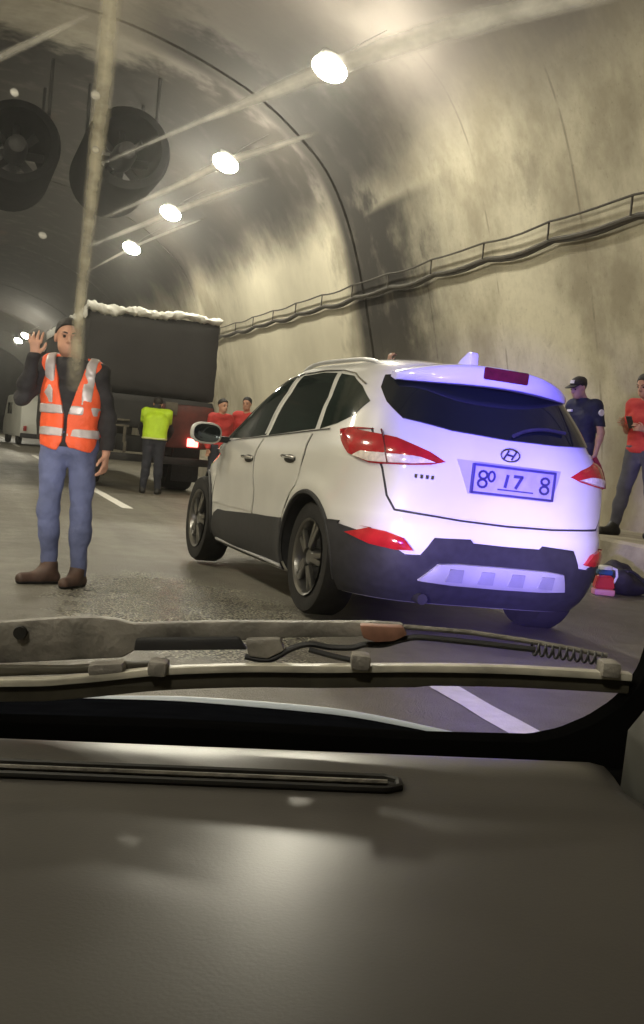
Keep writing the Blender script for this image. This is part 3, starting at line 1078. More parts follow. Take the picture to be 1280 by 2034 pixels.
skid = patch('skid_plate', sk, M['grey_plastic'], suv, 0.030, 0.03, 0.03, bulge=0.012, skirt=0.02)
for xx in (-0.3, -0.1, 0.1, 0.3):
    patch('slot', [B(xx - 0.05, 0.37), B(xx + 0.05, 0.37), B(xx + 0.042, 0.44), B(xx - 0.042, 0.44)], mat('skid_slot', (0.22, 0.22, 0.25), 0.5), skid, 0.044, 0.03, 0.03, skirt=0.006)
# exhaust
tube('exhaust', [(-0.45, -1.9, 0.24), (-0.45, -2.10, 0.235)], 0.032, M['dark_metal'], suv, 14)

# number plate, in a shallow dark recess, with embossed characters
def plate_frame(x, z, off):
    return Vector(skin(*B(x, z)) + normal(*B(x, z)) * off)
rec = patch('plate_recess', [B(-0.345, 1.045), B(0.345, 1.045), B(0.275, 0.86), B(-0.275, 0.86)], M['plate'], suv, 0.012, 0.04, 0.04, skirt=0.01)
rec.data.materials[0] = mat('recess_paint', (0.40, 0.38, 0.46), 0.4, var=0.08)
yb = plate_frame(0, 0.955, 0.0).y
pl = box('number_plate', (0.005, yb - 0.034, 0.952), (0.52, 0.012, 0.150), M['plate'], suv, 0.004)
fr = bmesh.new()
for cx, cz, sx, sz in ((0, 0.079, 0.545, 0.014), (0, -0.079, 0.545, 0.014), (-0.267, 0, 0.014, 0.17), (0.267, 0, 0.014, 0.17)):
    bm_box(fr, (0.005 + cx, yb - 0.036, 0.952 + cz), (sx, 0.02, sz), 0.003)
from_bm('plate_frame', fr, M['plate_ink'], pl)

# the blurred characters of the plate: rings and strokes as they read in the picture
def stroke(name, pts, w, parent, z0=0.952, x0=0.005, y=None):
    y = (yb - 0.042) if y is None else y
    bm = bmesh.new()
    for (ax, az), (bx_, bz) in zip(pts[:-1], pts[1:]):
        d = Vector((bx_ - ax, 0, bz - az))
        L_ = d.length
        ang = math.atan2(bz - az, bx_ - ax)
        bm_box(bm, (x0 + (ax + bx_) / 2, y, z0 + (az + bz) / 2), (L_ + w * 0.6, 0.005, w), 0, Matrix.Rotation(-ang, 3, 'Y'))
    return from_bm(name, bm, M['plate_ink'], parent, False)

def ring(cx, cz, rx, rz, k=12):
    return [(cx + rx * math.cos(a), cz + rz * math.sin(a)) for a in np.linspace(0, 2 * PI, k + 1)]
stroke('character', ring(-0.205, 0.024, 0.026, 0.022), 0.013, pl)
stroke('character', ring(-0.205, -0.024, 0.028, 0.022), 0.013, pl)
stroke('character', ring(-0.150, 0.02, 0.02, 0.028), 0.012, pl)
stroke('character', [(-0.045, 0.035), (-0.055, -0.03)], 0.018, pl)
stroke('character', [(0.0, 0.035), (0.05, 0.035), (0.015, -0.03)], 0.018, pl)
stroke('character', ring(0.205, 0.026, 0.026, 0.02), 0.013, pl)
stroke('character', ring(0.205, -0.024, 0.028, 0.022), 0.013, pl)
stroke('character', [(-0.10, -0.048), (0.13, -0.048)], 0.008, pl)
# maker's badge: an ellipse holding a slanted letter
em = plate_frame(0.0, 1.105, 0.0)
eb = bmesh.new()
V_, F_ = tube_geo([(em.x + 0.062 * math.cos(a), em.y - 0.022, em.z + 0.036 * math.sin(a)) for a in np.linspace(0, 2 * PI, 33)], 0.006, 8, False)
badge = mk('badge', V_, F_, M['chrome'], suv)
for pts in ([(-0.038, -0.022), (-0.012, 0.026)], [(0.012, -0.026), (0.038, 0.022)], [(-0.026, 0.004), (0.026, -0.004)]):
    V_, F_ = tube_geo([(em.x + a, em.y - 0.022, em.z + b) for a, b in pts], 0.006, 8)
    mk('badge_letter', V_, F_, M['gap'], badge)
# tiny lettering left of the plate
for k in range(4):
    c_ = plate_frame(-0.58 + k * 0.03, 0.925, 0.010)
    box('letter', tuple(c_), (0.018, 0.006, 0.022), M['chrome'], tailgate, 0.002)

# spoiler with the high brake light
def spoiler():
    xs = np.linspace(-0.60, 0.57, 37)
    prof = [(0.00, 1.605), (-0.10, 1.600), (-0.18, 1.588), (-0.205, 1.572), (-0.215, 1.50), (-0.205, 1.475), (-0.17, 1.465), (-0.05, 1.50), (0.02, 1.52)]
    V, Fc = [], []
    for x in xs:
        t = abs(x) / (0.60 if x < 0 else 0.57)
        drop = 0.05 * t ** 2.2
        fwd = 0.09 * t ** 2.5
        shr = 1 - 0.62 * t ** 3
        for dy, z in prof:
            V.append((x, -1.73 + fwd + dy * shr, z - drop + (z - 1.56) * (shr - 1) + 0.022 * (1 - t * t)))
    k = len(prof)
    for i in range(len(xs) - 1):
        for j in range(k):
            j2 = (j + 1) % k
            Fc.append((i * k + j, i * k + j2, (i + 1) * k + j2, (i + 1) * k + j))
    Fc.append(tuple(range(k)))
    Fc.append(tuple(range((len(xs) - 1) * k, len(xs) * k))[::-1])
    bm = bmesh.new()
    vs = [bm.verts.new(v) for v in V]
    for f in Fc:
        bm.faces.new([vs[i] for i in f])
    return from_bm('spoiler', bm, M['white_paint'], suv, True, 50)
sp = spoiler()
box('brake_light', (0.0, -1.945, 1.568), (0.30, 0.02, 0.072), M['dark_red_lens'], sp, 0.012)
# roof rails and aerial
for s in (-1, 1):
    q = []
    for y in np.linspace(0.05, -1.35, 16):
        t = (y + 0.65) / 0.7
        q.append((s * (0.555 - 0.02 * t * t), y, 1.628 - 0.05 * abs(t) ** 5))
    tube('roof_rail', q, 0.014, M['grey_plastic'], suv, 8)
extrude_poly('roof_fin', [(-1.20, 1.63), (-1.30, 1.70), (-1.40, 1.745), (-1.44, 1.735), (-1.45, 1.63)], 0.02, 0.075, M['white_paint'], suv, 0.016, 'yz')

# door mirrors
for s in (-1, 1):
    bm = bmesh.new()
    bmesh.ops.create_uvsphere(bm, u_segments=20, v_segments=12, radius=1)
    for v in bm.verts:
        x, y, z = v.co
        x = math.copysign(abs(x) ** 0.7, x); z = math.copysign(abs(z) ** 0.75, z)
        y = max(y, -0.35)
        v.co = Vector((s * 1.025 + x * 0.125, 0.80 + y * 0.10, 1.055 + z * 0.085))
    mh = from_bm('door_mirror', bm, M['white_paint'], suv, True, 60)
    bm = bmesh.new()
    bmesh.ops.create_uvsphere(bm, u_segments=18, v_segments=10, radius=1)
    for v in bm.verts:
        x, y, z = v.co
        x = math.copysign(abs(x) ** 0.7, x); z = math.copysign(abs(z) ** 0.75, z)
        v.co = Vector((s * 1.025 + x * 0.108, 0.762 + y * 0.008, 1.055 + z * 0.07))
    from_bm('mirror_glass', bm, mat('mirror_glass', (0.10, 0.12, 0.13), 0.06, 0.9, var=0.05), mh)
    box('mirror_foot', (s * 0.905, 0.82, 1.02), (0.16, 0.06, 0.05), M['black_plastic'], mh, 0.012)

# wheels
def wheel(x, y, s):
    """s: side the rim faces (-1 left)"""
    R = 0.352
    tyre = lathe('wheel', [(0.225, -0.09), (0.30, -0.112), (0.335, -0.105), (R, -0.075), (R, 0.075), (0.335, 0.105), (0.30, 0.112), (0.225, 0.09)], M['rubber'], suv, 48, 'x', (x, y, R))
    bm = bmesh.new()
    Vr, Fr = lathe_geo([(0.232, 0.10), (0.240, 0.108), (0.225, 0.10), (0.205, 0.06), (0.205, -0.06), (0.225, -0.1)], 48, 'x')
    vs = [bm.verts.new((v[0] * s, v[1], v[2])) for v in Vr]
    for f in Fr:
        bm.faces.new([vs[i] for i in f])
    for k in range(5):
        for dd in (-0.13, 0.13):
            a = 2 * PI * k / 5 + dd + 0.3
            rot = Matrix.Rotation(a, 3, 'X')
            c = rot @ Vector((s * 0.082, 0, 0.14))
            bm_box(bm, c, (0.03, 0.034, 0.165), 0.006, rot @ Matrix.Rotation(-0.10 * s, 3, 'Y'))
    bmesh.ops.translate(bm, verts=bm.verts, vec=(x, y, R))
    rim = from_bm('rim', bm, M['alloy'], tyre, True, 30)
    lathe('hub_cap', [(0.0, 0.095 * s), (0.045, 0.092 * s), (0.06, 0.07 * s), (0.06, 0.0)], M['alloy'], tyre, 20, 'x', (x, y, R))
    lathe('brake_disc', [(0.0, 0.01 * s), (0.15, 0.01 * s), (0.15, -0.015 * s), (0.0, -0.015 * s)], M['dark_metal'], tyre, 28, 'x', (x, y, R))

for sx in (-1, 1):
    for yw in (-1.32, 1.32):
        wheel(sx * 0.775, yw, sx)
# head lights, out of sight from here
for f in (0, 1):
    hl = [(1.5 * PI - 0.80, 0.80), (1.5 * PI - 0.45, 0.72), (1.5 * PI - 0.42, 0.80), (1.5 * PI - 0.7, 0.88)]
    if f:
        hl = [(3 * PI - a, b) for a, b in hl]
    patch('headlight', hl, M['clear_lens'], suv, 0.010, 0.05, 0.04, bulge=0.01)
# fuel flap on the left rear wing is a faint outline
ff = [S(-1.52 + 0.085 * math.cos(a) * (1.05), 0.93 + 0.075 * math.sin(a)) for a in np.linspace(0, 2 * PI, 17)]

# ================================================================== PEOPLE
def v3(*a):
    return np.array(a, float)


class Prim:
    def __init__(s, tag_, kind, a, b=None, ra=0.05, rb=None, flat=1.0, k=0.02, M_=None):
        s.tag, s.kind, s.a, s.b = tag_, kind, np.array(a, float), None if b is None else np.array(b, float)
        s.ra, s.rb, s.flat, s.k, s.M = ra, (ra if rb is None else rb), flat, k, M_

    def bounds(s):
        if s.kind == 'c':
            r = max(s.ra, s.rb)
            return np.minimum(s.a, s.b) - r, np.maximum(s.a, s.b) + r
        r = max(s.ra)
        return s.a - r, s.a + r

    def dist(s, P):
        if s.kind == 'c':
            ab = s.b - s.a
            ap = P - s.a
            sc = np.array([1, 1 / s.flat, 1])
            ab2, ap2 = ab * sc, ap * sc
            t = np.clip((ap2 @ ab2) / (ab2 @ ab2 + 1e-12), 0, 1)
            d = ap2 - t[..., None] * ab2
            return (np.sqrt((d ** 2).sum(-1)) - (s.ra + (s.rb - s.ra) * t)) * min(1.0, s.flat ** 0.5)
        q = P - s.a
        if s.M is not None:
            q = q @ s.M
        r = np.array(s.ra)
        k0 = np.sqrt(((q / r) ** 2).sum(-1))
        k1 = np.sqrt(((q / r ** 2) ** 2).sum(-1)) + 1e-9
        return k0 * (k0 - 1) / k1


def field(prims, lo, shape, h, pad):
    D = np.full(shape, 0.25, np.float32)
    ax = [lo[i] + h * np.arange(shape[i]) for i in range(3)]
    for p in prims:
        a, b = p.bounds()
        m_ = pad + p.k + 0.02
        i0 = [max(0, int((a[i] - m_ - lo[i]) / h)) for i in range(3)]
        i1 = [min(shape[i], int((b[i] + m_ - lo[i]) / h) + 2) for i in range(3)]
        if min(i1[i] - i0[i] for i in range(3)) <= 0:
            continue
        G = np.stack(np.meshgrid(*[ax[i][i0[i]:i1[i]] for i in range(3)], indexing='ij'), -1)
        d = p.dist(G)
        sl = tuple(slice(i0[i], i1[i]) for i in range(3))
        o = D[sl]
        hh = np.clip(p.k - np.abs(o - d), 0, None) / p.k
        D[sl] = np.minimum(o, d) - hh * hh * p.k * 0.25
    return D, ax


def surface_nets(D, lo, h):
    nx, ny, nz = D.shape
    s = D < 0
    c = [s[i:nx - 1 + i, j:ny - 1 + j, k:nz - 1 + k] for i in (0, 1) for j in (0, 1) for k in (0, 1)]
    anyc = np.logical_or.reduce(c)
    allc = np.logical_and.reduce(c)
    act = anyc & ~allc
    idx = np.full(act.shape, -1, np.int64)
    cells = np.argwhere(act)
    idx[act] = np.arange(len(cells))
    acc = np.zeros((len(cells), 3))
    cnt = np.zeros(len(cells))
    offs = [(i, j, k) for i in (0, 1) for j in (0, 1) for k in (0, 1)]
    val = {o: D[cells[:, 0] + o[0], cells[:, 1] + o[1], cells[:, 2] + o[2]] for o in offs}
    for a in offs:
        for axis in range(3):
            if a[axis] == 0:
                b = list(a)
                b[axis] = 1
                b = tuple(b)
                da, db = val[a], val[b]
                x = (da < 0) != (db < 0)
                t = np.where(x, da / np.where(x, da - db, 1), 0)
                pt = np.repeat(np.array([a], float), len(cells), 0)
                pt[:, axis] += t
                acc += pt * x[:, None]
                cnt += x
    V = lo + h * (cells + acc / cnt[:, None])
    F_ = []
    for axis in range(3):
        u, w = (axis + 1) % 3, (axis + 2) % 3
        sl0 = [slice(None)] * 3
        sl1 = [slice(None)] * 3
        sl0[axis] = slice(0, -1)
        sl1[axis] = slice(1, None)
        x = s[tuple(sl0)] != s[tuple(sl1)]
        e = np.argwhere(x)
        e = e[(e[:, u] > 0) & (e[:, w] > 0) & (e[:, u] < D.shape[u] - 1) & (e[:, w] < D.shape[w] - 1)]
        ins = s[e[:, 0], e[:, 1], e[:, 2]]
        def g(du, dw):
            q = e.copy()
            q[:, u] += du
            q[:, w] += dw
            return idx[q[:, 0], q[:, 1], q[:, 2]]
        quad = np.stack([g(-1, -1), g(0, -1), g(0, 0), g(-1, 0)], 1)
        quad[~ins] = quad[~ins][:, ::-1]
        F_.append(quad)
    return V, np.concatenate(F_)


def sdf_mesh(name, prims, m, parent, h=0.010, off=0.0, clip=None, wrinkle=0.0, seed=0, relax=1):
    lo = np.min([p.bounds()[0] for p in prims], 0) - off - 0.03
    hi = np.max([p.bounds()[1] for p in prims], 0) + off + 0.03
    shape = tuple(int(x) for x in np.ceil((hi - lo) / h) + 1)
    D, ax = field(prims, lo, shape, h, off + 0.03)
    D = D - off
    if clip is not None or wrinkle:
        G = np.meshgrid(*ax, indexing='ij')
        if wrinkle:
            r = np.random.default_rng(seed)
            w = np.zeros(shape, np.float32)
            for q in range(7):
                kx, ky, kz = r.normal(0, 1, 3) * (16 + 7 * q)
                w += np.sin(kx * G[0] * 0.8 + ky * G[1] * 0.8 + kz * G[2] + r.uniform(0, 6)) / (1 + 0.5 * q)
            D = D + wrinkle * w * 0.45
        if clip is not None:
            D = np.maximum(D, clip(*G))
    V, Fc = surface_nets(D, lo, h)
    o = mk(name, V, Fc.tolist(), m, parent, True, 75)
    return o


def rotz(a):
    c, s = math.cos(a), math.sin(a)
    return np.array([[c, -s, 0], [s, c, 0], [0, 0, 1]])


def rotx(a):
    c, s = math.cos(a), math.sin(a)
    return np.array([[1, 0, 0], [0, c, -s], [0, s, c]])


def unit(v):
    return v / (np.linalg.norm(v) + 1e-12)


def hand_prims(w, d, thumb, pn, curl=0.5, size=1.0, spread=0.1):
    """w wrist, d direction of the hand, thumb direction of the thumb's side, pn palm normal (the way fingers curl)"""
    d, thumb, pn = unit(d), unit(thumb - d * (thumb @ d)), None
    pn = np.cross(d, thumb)
    return _hand(w, d, thumb, pn, curl, size, spread)


def _hand(w, d, th, pn, curl, size, spread):
    P = []
    L_ = 0.085 * size
    p0 = w + d * 0.01
    kn = w + d * L_
    for sgn in (-0.6, 0.0, 0.6):
        P.append(Prim('hand', 'c', p0 + th * 0.018 * sgn, kn + th * 0.034 * sgn, 0.015 * size, 0.0125 * size, k=0.012))
    lens = (0.068, 0.078, 0.072, 0.056)
    for i in range(4):
        o = (0.033, 0.011, -0.011, -0.031)[i] * size
        a = kn + th * o
        dd = unit(d + th * spread * (1.5 - i) * 0.5)
        c1 = curl * (0.8 + 0.12 * i)
        d1 = unit(dd * math.cos(c1 * 0.7) + pn * math.sin(c1 * 0.7))
        b = a + d1 * lens[i] * 0.5 * size
        d2 = unit(dd * math.cos(c1 * 1.9) + pn * math.sin(c1 * 1.9))
        c = b + d2 * lens[i] * 0.5 * size
        P.append(Prim('hand', 'c', a, b, 0.0095 * size, 0.0088 * size, k=0.004))
        P.append(Prim('hand', 'c', b, c, 0.0088 * size, 0.0075 * size, k=0.004))
    t0 = w + d * 0.025 + th * 0.022
    t1 = t0 + unit(d * 0.7 + th * 0.8 + pn * 0.25) * 0.042 * size
    t2 = t1 + unit(d * 0.95 + th * 0.3 + pn * 0.35) * 0.032 * size
    P.append(Prim('hand', 'c', t0, t1, 0.0125 * size, 0.0105 * size, k=0.01))
    P.append(Prim('hand', 'c', t1, t2, 0.0105 * size, 0.009 * size, k=0.004))
    return P


def head_prims(c, yaw=0.0, pitch=0.0, s=1.0):
    """c: middle of the head; the face looks to -y before turning"""
    R_ = rotz(yaw) @ rotx(pitch)
    def p(x, y, z):
        return c + R_ @ (v3(x, y, z) * s)
    def e(x, y, z, r, k=0.015, t='head'):
        return Prim(t, 'e', p(x, y, z), ra=tuple(q * s for q in r), k=k, M_=R_)
    H = [e(0, 0.012, 0.035, (0.074, 0.095, 0.085), t='cranium'),
         e(0, -0.025, -0.03, (0.060, 0.066, 0.075), 0.03),
         e(0, -0.045, -0.082, (0.040, 0.040, 0.034), 0.03, 'jaw'),
         e(0, -0.03, -0.065, (0.054, 0.052, 0.042), 0.03, 'jaw'),
         Prim('head', 'c', p(0, -0.090, 0.012), p(0, -0.113, -0.026), 0.009 * s, 0.014 * s, k=0.012),
         e(0.011, -0.098, -0.030, (0.010, 0.010, 0.008), 0.008), e(-0.011, -0.098, -0.030, (0.010, 0.010, 0.008), 0.008),
         e(0.030, -0.078, 0.022, (0.026, 0.014, 0.009), 0.012), e(-0.030, -0.078, 0.022, (0.026, 0.014, 0.009), 0.012),
         e(0, -0.088, -0.058, (0.024, 0.010, 0.006), 0.006), e(0, -0.086, -0.067, (0.021, 0.010, 0.007), 0.006),
         e(0.075, 0.012, -0.008, (0.011, 0.02, 0.032), 0.006), e(-0.075, 0.012, -0.008, (0.011, 0.02, 0.032), 0.006)]
    eyes = [p(0.031, -0.080, 0.004), p(-0.031, -0.080, 0.004)]
    brows = [(p(0.014, -0.092, 0.024), p(0.048, -0.080, 0.026)), (p(-0.014, -0.092, 0.024), p(-0.048, -0.080, 0.026))]
    return H, eyes, brows, p, R_


def figure(name, label, loc, rz, J, clothes, skin_m, head=(0, 0), hair=None, hands=None, h=0.010, fat=1.0, group=None, beard=False):
    """J: joints. clothes: list of (part name, tags, offset, material, clip, wrinkle)"""
    t = thing(name, label, 'person', loc, rz, group)
    P = []
    f = fat
    pel, ch, nk = J['pelvis'], J['chest'], J['neck']
    ab = pel + (ch - pel) * 0.5
    sx = unit(J['shR'] - J['shL'])
    P.append(Prim('torso', 'c', pel + sx * 0.055, pel - sx * 0.055, 0.112 * f, flat=0.95, k=0.05))
    P.append(Prim('torso', 'c', ab + sx * 0.055, ab - sx * 0.055, 0.105 * f, flat=0.92, k=0.07))
    P.append(Prim('torso', 'c', ch + sx * 0.07, ch - sx * 0.07, 0.112 * f, flat=0.95, k=0.07))
    mid = (J['shR'] + J['shL']) / 2
    P.append(Prim('torso', 'c', J['shL'] + sx * 0.05, J['shR'] - sx * 0.05, 0.068 * f, flat=1.0, k=0.06))
    P.append(Prim('neck', 'c', mid + v3(0, 0, 0.03), nk, 0.060, 0.052, k=0.04))
    for sd in 'LR':
        sh, el, wr = J['sh' + sd], J['el' + sd], J['wr' + sd]
        P.append(Prim('shoulder', 'c', sh - v3(0, 0, 0.0), sh + (el - sh) * 0.25, 0.060 * f, 0.053 * f, k=0.04))
        P.append(Prim('upper_arm', 'c', sh, el, 0.053 * f, 0.040, k=0.025))
        P.append(Prim('forearm', 'c', el, el + (wr - el) * 0.35, 0.041, 0.041, k=0.02))
        P.append(Prim('forearm', 'c', el + (wr - el) * 0.3, wr, 0.040, 0.026, k=0.02))
        hd = hands[sd]
        P += hand_prims(wr, *hd)
        hp, kn, an, to = J['hip' + sd], J['kn' + sd], J['an' + sd], J['toe' + sd]
        P.append(Prim('thigh', 'c', hp, kn, 0.092 * f, 0.056, k=0.04))
        P.append(Prim('shin', 'c', kn, kn + (an - kn) * 0.4, 0.056, 0.054, k=0.03))
        P.append(Prim('shin', 'c', kn + (an - kn) * 0.3, an, 0.054, 0.038, k=0.03))
        heel = an + v3(0, 0, -0.045) - unit((to - an) * v3(1, 1, 0)) * 0.035
        P.append(Prim('foot', 'c', heel, to, 0.040, 0.030, k=0.03))
        P.append(Prim('foot', 'c', an + v3(0, 0, 0.03), heel + (to - heel) * 0.5, 0.043, 0.036, k=0.03))
    H, eyes, brows, hp_, R_ = head_prims(J['head'], *head)
    P += H
    P.append(Prim('neck', 'c', nk, J['head'] + R_ @ v3(0, 0.02, -0.05), 0.052, 0.05, k=0.03))
    sdf_mesh('body', P, skin_m, t, h)
    for i, e in enumerate(eyes):
        bm = bmesh.new()
        bmesh.ops.create_uvsphere(bm, u_segments=10, v_segments=8, radius=0.0105)
        bmesh.ops.translate(bm, verts=bm.verts, vec=Vector(e))
        from_bm('eye', bm, M['eye'], t)
    for cname, tags, off, m, clip, wr in clothes:
        sub = [p for p in P if p.tag in tags]
        sdf_mesh(cname, sub, m, t, h, off, clip, wr, seed=len(cname))
    if hair is not None:
        sub = [p for p in P if p.tag in ('cranium',)]
        def hclip(X, Y, Z):
            q = np.stack([X - J['head'][0], Y - J['head'][1], Z - J['head'][2]], -1) @ R_
            # hairline: high on the forehead, low at the nape
            return -(q[..., 2] - (0.078 - 0.85 * np.clip(q[..., 1] + 0.072, 0, 0.13)))
        ho = sdf_mesh('hair', sub, M[hair], t, 0.007, 0.009, hclip, 0.005, 3)
        for a, b in brows:
            tube('eyebrow', [a, (a + b) / 2 + v3(0, -0.002, 0.004), b], [0.004, 0.0055, 0.003], M[hair], t, 6)
    if beard:
        sub = [p for p in P if p.tag == 'jaw']
        def bclip(X, Y, Z):
            q = np.stack([X - J['head'][0], Y - J['head'][1], Z - J['head'][2]], -1) @ R_
            return np.maximum(q[..., 2] + 0.045 - 0.0, -(q[..., 2] + 0.15))
        sdf_mesh('beard', sub, M[hair], t, 0.008, 0.006, bclip, 0.003, 5)
    t['_p'] = 0
    del t['_p']
    return t, P, hp_, R_


def standing(Hh=1.75, lean=(0, 0)):
    k = Hh / 1.75
    lx, ly = lean
    J = dict(pelvis=v3(0, 0, 0.95), chest=v3(lx * 0.5, ly * 0.5, 1.25), neck=v3(lx, ly - 0.005, 1.49), head=v3(lx, ly - 0.03, 1.63),
             shL=v3(lx * 0.8 - 0.175, ly * 0.8, 1.41), shR=v3(lx * 0.8 + 0.175, ly * 0.8, 1.41),
             elL=v3(-0.235, 0.03, 1.12), elR=v3(0.235, 0.03, 1.12), wrL=v3(-0.25, -0.04, 0.87), wrR=v3(0.25, -0.04, 0.87),
             hipL=v3(-0.09, 0, 0.92), hipR=v3(0.09, 0, 0.92), knL=v3(-0.10, -0.01, 0.50), knR=v3(0.10, -0.01, 0.50),
             anL=v3(-0.11, 0.02, 0.085), anR=v3(0.11, 0.02, 0.085), toeL=v3(-0.14, -0.15, 0.035), toeR=v3(0.14, -0.15, 0.035))
    return {a: b * k for a, b in J.items()}


HANG = (v3(0, -0.1, -1), v3(0, -1, 0), 0, 0.55)      # direction, thumb side, unused, curl
TROUSER = ['thigh', 'shin', 'torso']
def below(z):
    return lambda X, Y, Z: Z - z
def above(z):
    return lambda X, Y, Z: z - Z
def between(a, b):
    return lambda X, Y, Z: np.maximum(a - Z, Z - b)

# ---- the man in the orange vest, waving ------------------------------------
J = standing(1.71)
J.update(head=v3(-0.045, -0.04, 1.595), neck=v3(-0.02, -0.005, 1.46), chest=v3(0.0, 0, 1.23), pelvis=v3(0.01, 0, 0.93),
         shL=v3(-0.185, 0.0, 1.40), shR=v3(0.165, 0.0, 1.385),
         elL=v3(-0.285, -0.10, 1.19), wrL=v3(-0.205, -0.20, 1.445),
         elR=v3(0.245, 0.02, 1.11), wrR=v3(0.262, -0.05, 0.88),
         hipL=v3(-0.08, 0, 0.90), hipR=v3(0.10, 0, 0.90), knL=v3(-0.085, -0.02, 0.49), knR=v3(0.125, -0.01, 0.48),
         anL=v3(-0.06, 0.03, 0.085), anR=v3(0.135, 0.0, 0.085), toeL=v3(-0.205, -0.10, 0.034), toeR=v3(0.085, -0.155, 0.034))
hands = {'L': (v3(-0.02, -0.12, 1), v3(1, 0.1, 0), 0, 0.45, 1.05, 0.25), 'R': (v3(0, -0.1, -1), v3(-0.3, -1, 0), 0, 0.6, 1.05)}
def vest_clip(X, Y, Z):
    """open at the neck in a V, split below the last fastening, cut level at the hem"""
    vx = np.abs(X - 0.0)
    vneck = np.where(Y < 0.0, (0.012 + np.clip(Z - 1.10, 0, 1) * 0.27) - vx, -1)
    neck = np.where(Z > 1.43, 0.085 - vx, -1)
    split = np.where((Y < 0) & (Z < 0.955), (0.955 - Z) * 0.55 - vx, -1)
    hem = 0.885 + 0.01 * np.sin(X * 30) - Z
    side = np.abs(X - 0.005) - 0.205 - np.clip(1.15 - Z, 0, 1) * 0.05
    return np.maximum.reduce([vneck, neck, split, hem, side])
def band_clip(z0, z1):
    return lambda X, Y, Z: np.maximum(vest_clip(X, Y, Z), np.maximum(z0 - Z, Z - z1))
def strap_clip(sg):
    return lambda X, Y, Z: np.maximum(vest_clip(X, Y, Z), np.maximum(np.abs(X - sg * (0.122 + 0.04 * np.clip(Z - 1.2, 0, 1)) - 0.0) - 0.032, 1.17 - Z))
VT = ['torso', 'shoulder']
VB = ['torso']
man, Pm, _, _ = figure('person', 'person in an orange reflective vest and blue jeans, waving a raised hand', (0.72, 7.47, 0), YAW, J, [
    ('trousers', TROUSER, 0.011, M['jeans'], lambda X, Y, Z: np.maximum(Z - 1.0, 0.065 - Z), 0.007),
    ('jacket', ['torso', 'shoulder', 'upper_arm', 'forearm', 'neck'], 0.013, M['jacket'], lambda X, Y, Z: np.maximum.reduce([0.90 - Z, Z - 1.47, np.where((X > 0.2) & (Z < 0.90), 1, -1)]), 0.009),
    ('vest', VB, 0.030, M['vest'], vest_clip, 0.008),
    ('reflective_band', VB, 0.0345, M['band'], band_clip(1.105, 1.165), 0.008),
    ('reflective_band', VB, 0.0345, M['band'], band_clip(0.965, 1.02), 0.008),
    ('shoulder_band', VB, 0.0345, M['band'], strap_clip(-1), 0.008),
    ('shoulder_band', VB, 0.0345, M['band'], strap_clip(1), 0.008),
    ('boot', ['foot', 'shin'], 0.007, M['boot'], lambda X, Y, Z: np.maximum(Z - 0.15, np.where(X > 0.03, 1, -1)), 0.003),
    ('boot', ['foot', 'shin'], 0.007, M['boot'], lambda X, Y, Z: np.maximum(Z - 0.13, np.where(X < 0.03, 1, -1)), 0.003),
    ('sole', ['foot'], 0.011, M['black_shoe'], lambda X, Y, Z: np.maximum(Z - 0.018, np.where(X > 0.03, 1, -1)), 0),
    ('sole', ['foot'], 0.011, M['black_shoe'], lambda X, Y, Z: np.maximum(Z - 0.018, np.where(X < 0.03, 1, -1)), 0),
], SKIN, (0.35, 0.05), 'hair', hands, 0.008, 0.93)

# ---- policeman bending by the truck, seen from behind ----------------------
J = standing(1.75)
J.update(pelvis=v3(0, 0, 0.93), chest=v3(0, 0.13, 1.22), neck=v3(0, 0.30, 1.45), head=v3(0, 0.38, 1.545),
         shL=v3(-0.19, 0.25, 1.36), shR=v3(0.19, 0.25, 1.36), elL=v3(-0.255, 0.38, 1.10), elR=v3(0.255, 0.38, 1.10),
         wrL=v3(-0.16, 0.58, 0.86), wrR=v3(0.16, 0.58, 0.86), toeL=v3(-0.15, 0.18, 0.035), toeR=v3(0.15, 0.18, 0.035),
         anL=v3(-0.13, 0, 0.085), anR=v3(0.12, 0.0, 0.085))
hands = {'L': (v3(0.2, 0.6, -0.6), v3(0, 0, 1), 0, 0.6), 'R': (v3(-0.2, 0.6, -0.6), v3(0, 0, 1), 0, 0.6)}
figure('person', 'person in a lime yellow vest bending forward behind the truck, seen from the back', (3.30, 19.3, 0), YAW * 0.6, J, [
    ('trousers', TROUSER, 0.018, M['dark_trousers'], lambda X, Y, Z: np.maximum(Z - 0.99 - np.clip(Y, 0, 1) * 0.3, 0.08 - Z), 0.006),
    ('shirt', ['torso', 'shoulder', 'upper_arm', 'forearm', 'neck'], 0.014, M['jacket'], lambda X, Y, Z: 0.9 - Z, 0.006),
    ('vest', ['torso', 'shoulder'], 0.045, M['yellow_vest'], lambda X, Y, Z: np.maximum(0.93 - Z, np.abs(X) - 0.27), 0.007),
    ('reflective_band', ['torso', 'shoulder'], 0.050, M['yellow_band'], lambda X, Y, Z: np.maximum(np.maximum(0.93 - Z, Z - 0.965), np.abs(X) - 0.27), 0.007),
    ('shoe', ['foot'], 0.012, M['black_shoe'], lambda X, Y, Z: np.where(X > 0, 1, -1), 0.002),
    ('shoe', ['foot'], 0.012, M['black_shoe'], lambda X, Y, Z: np.where(X < 0, 1, -1), 0.002),
], SKIN, (PI, 0.45), 'hair', hands, 0.012)

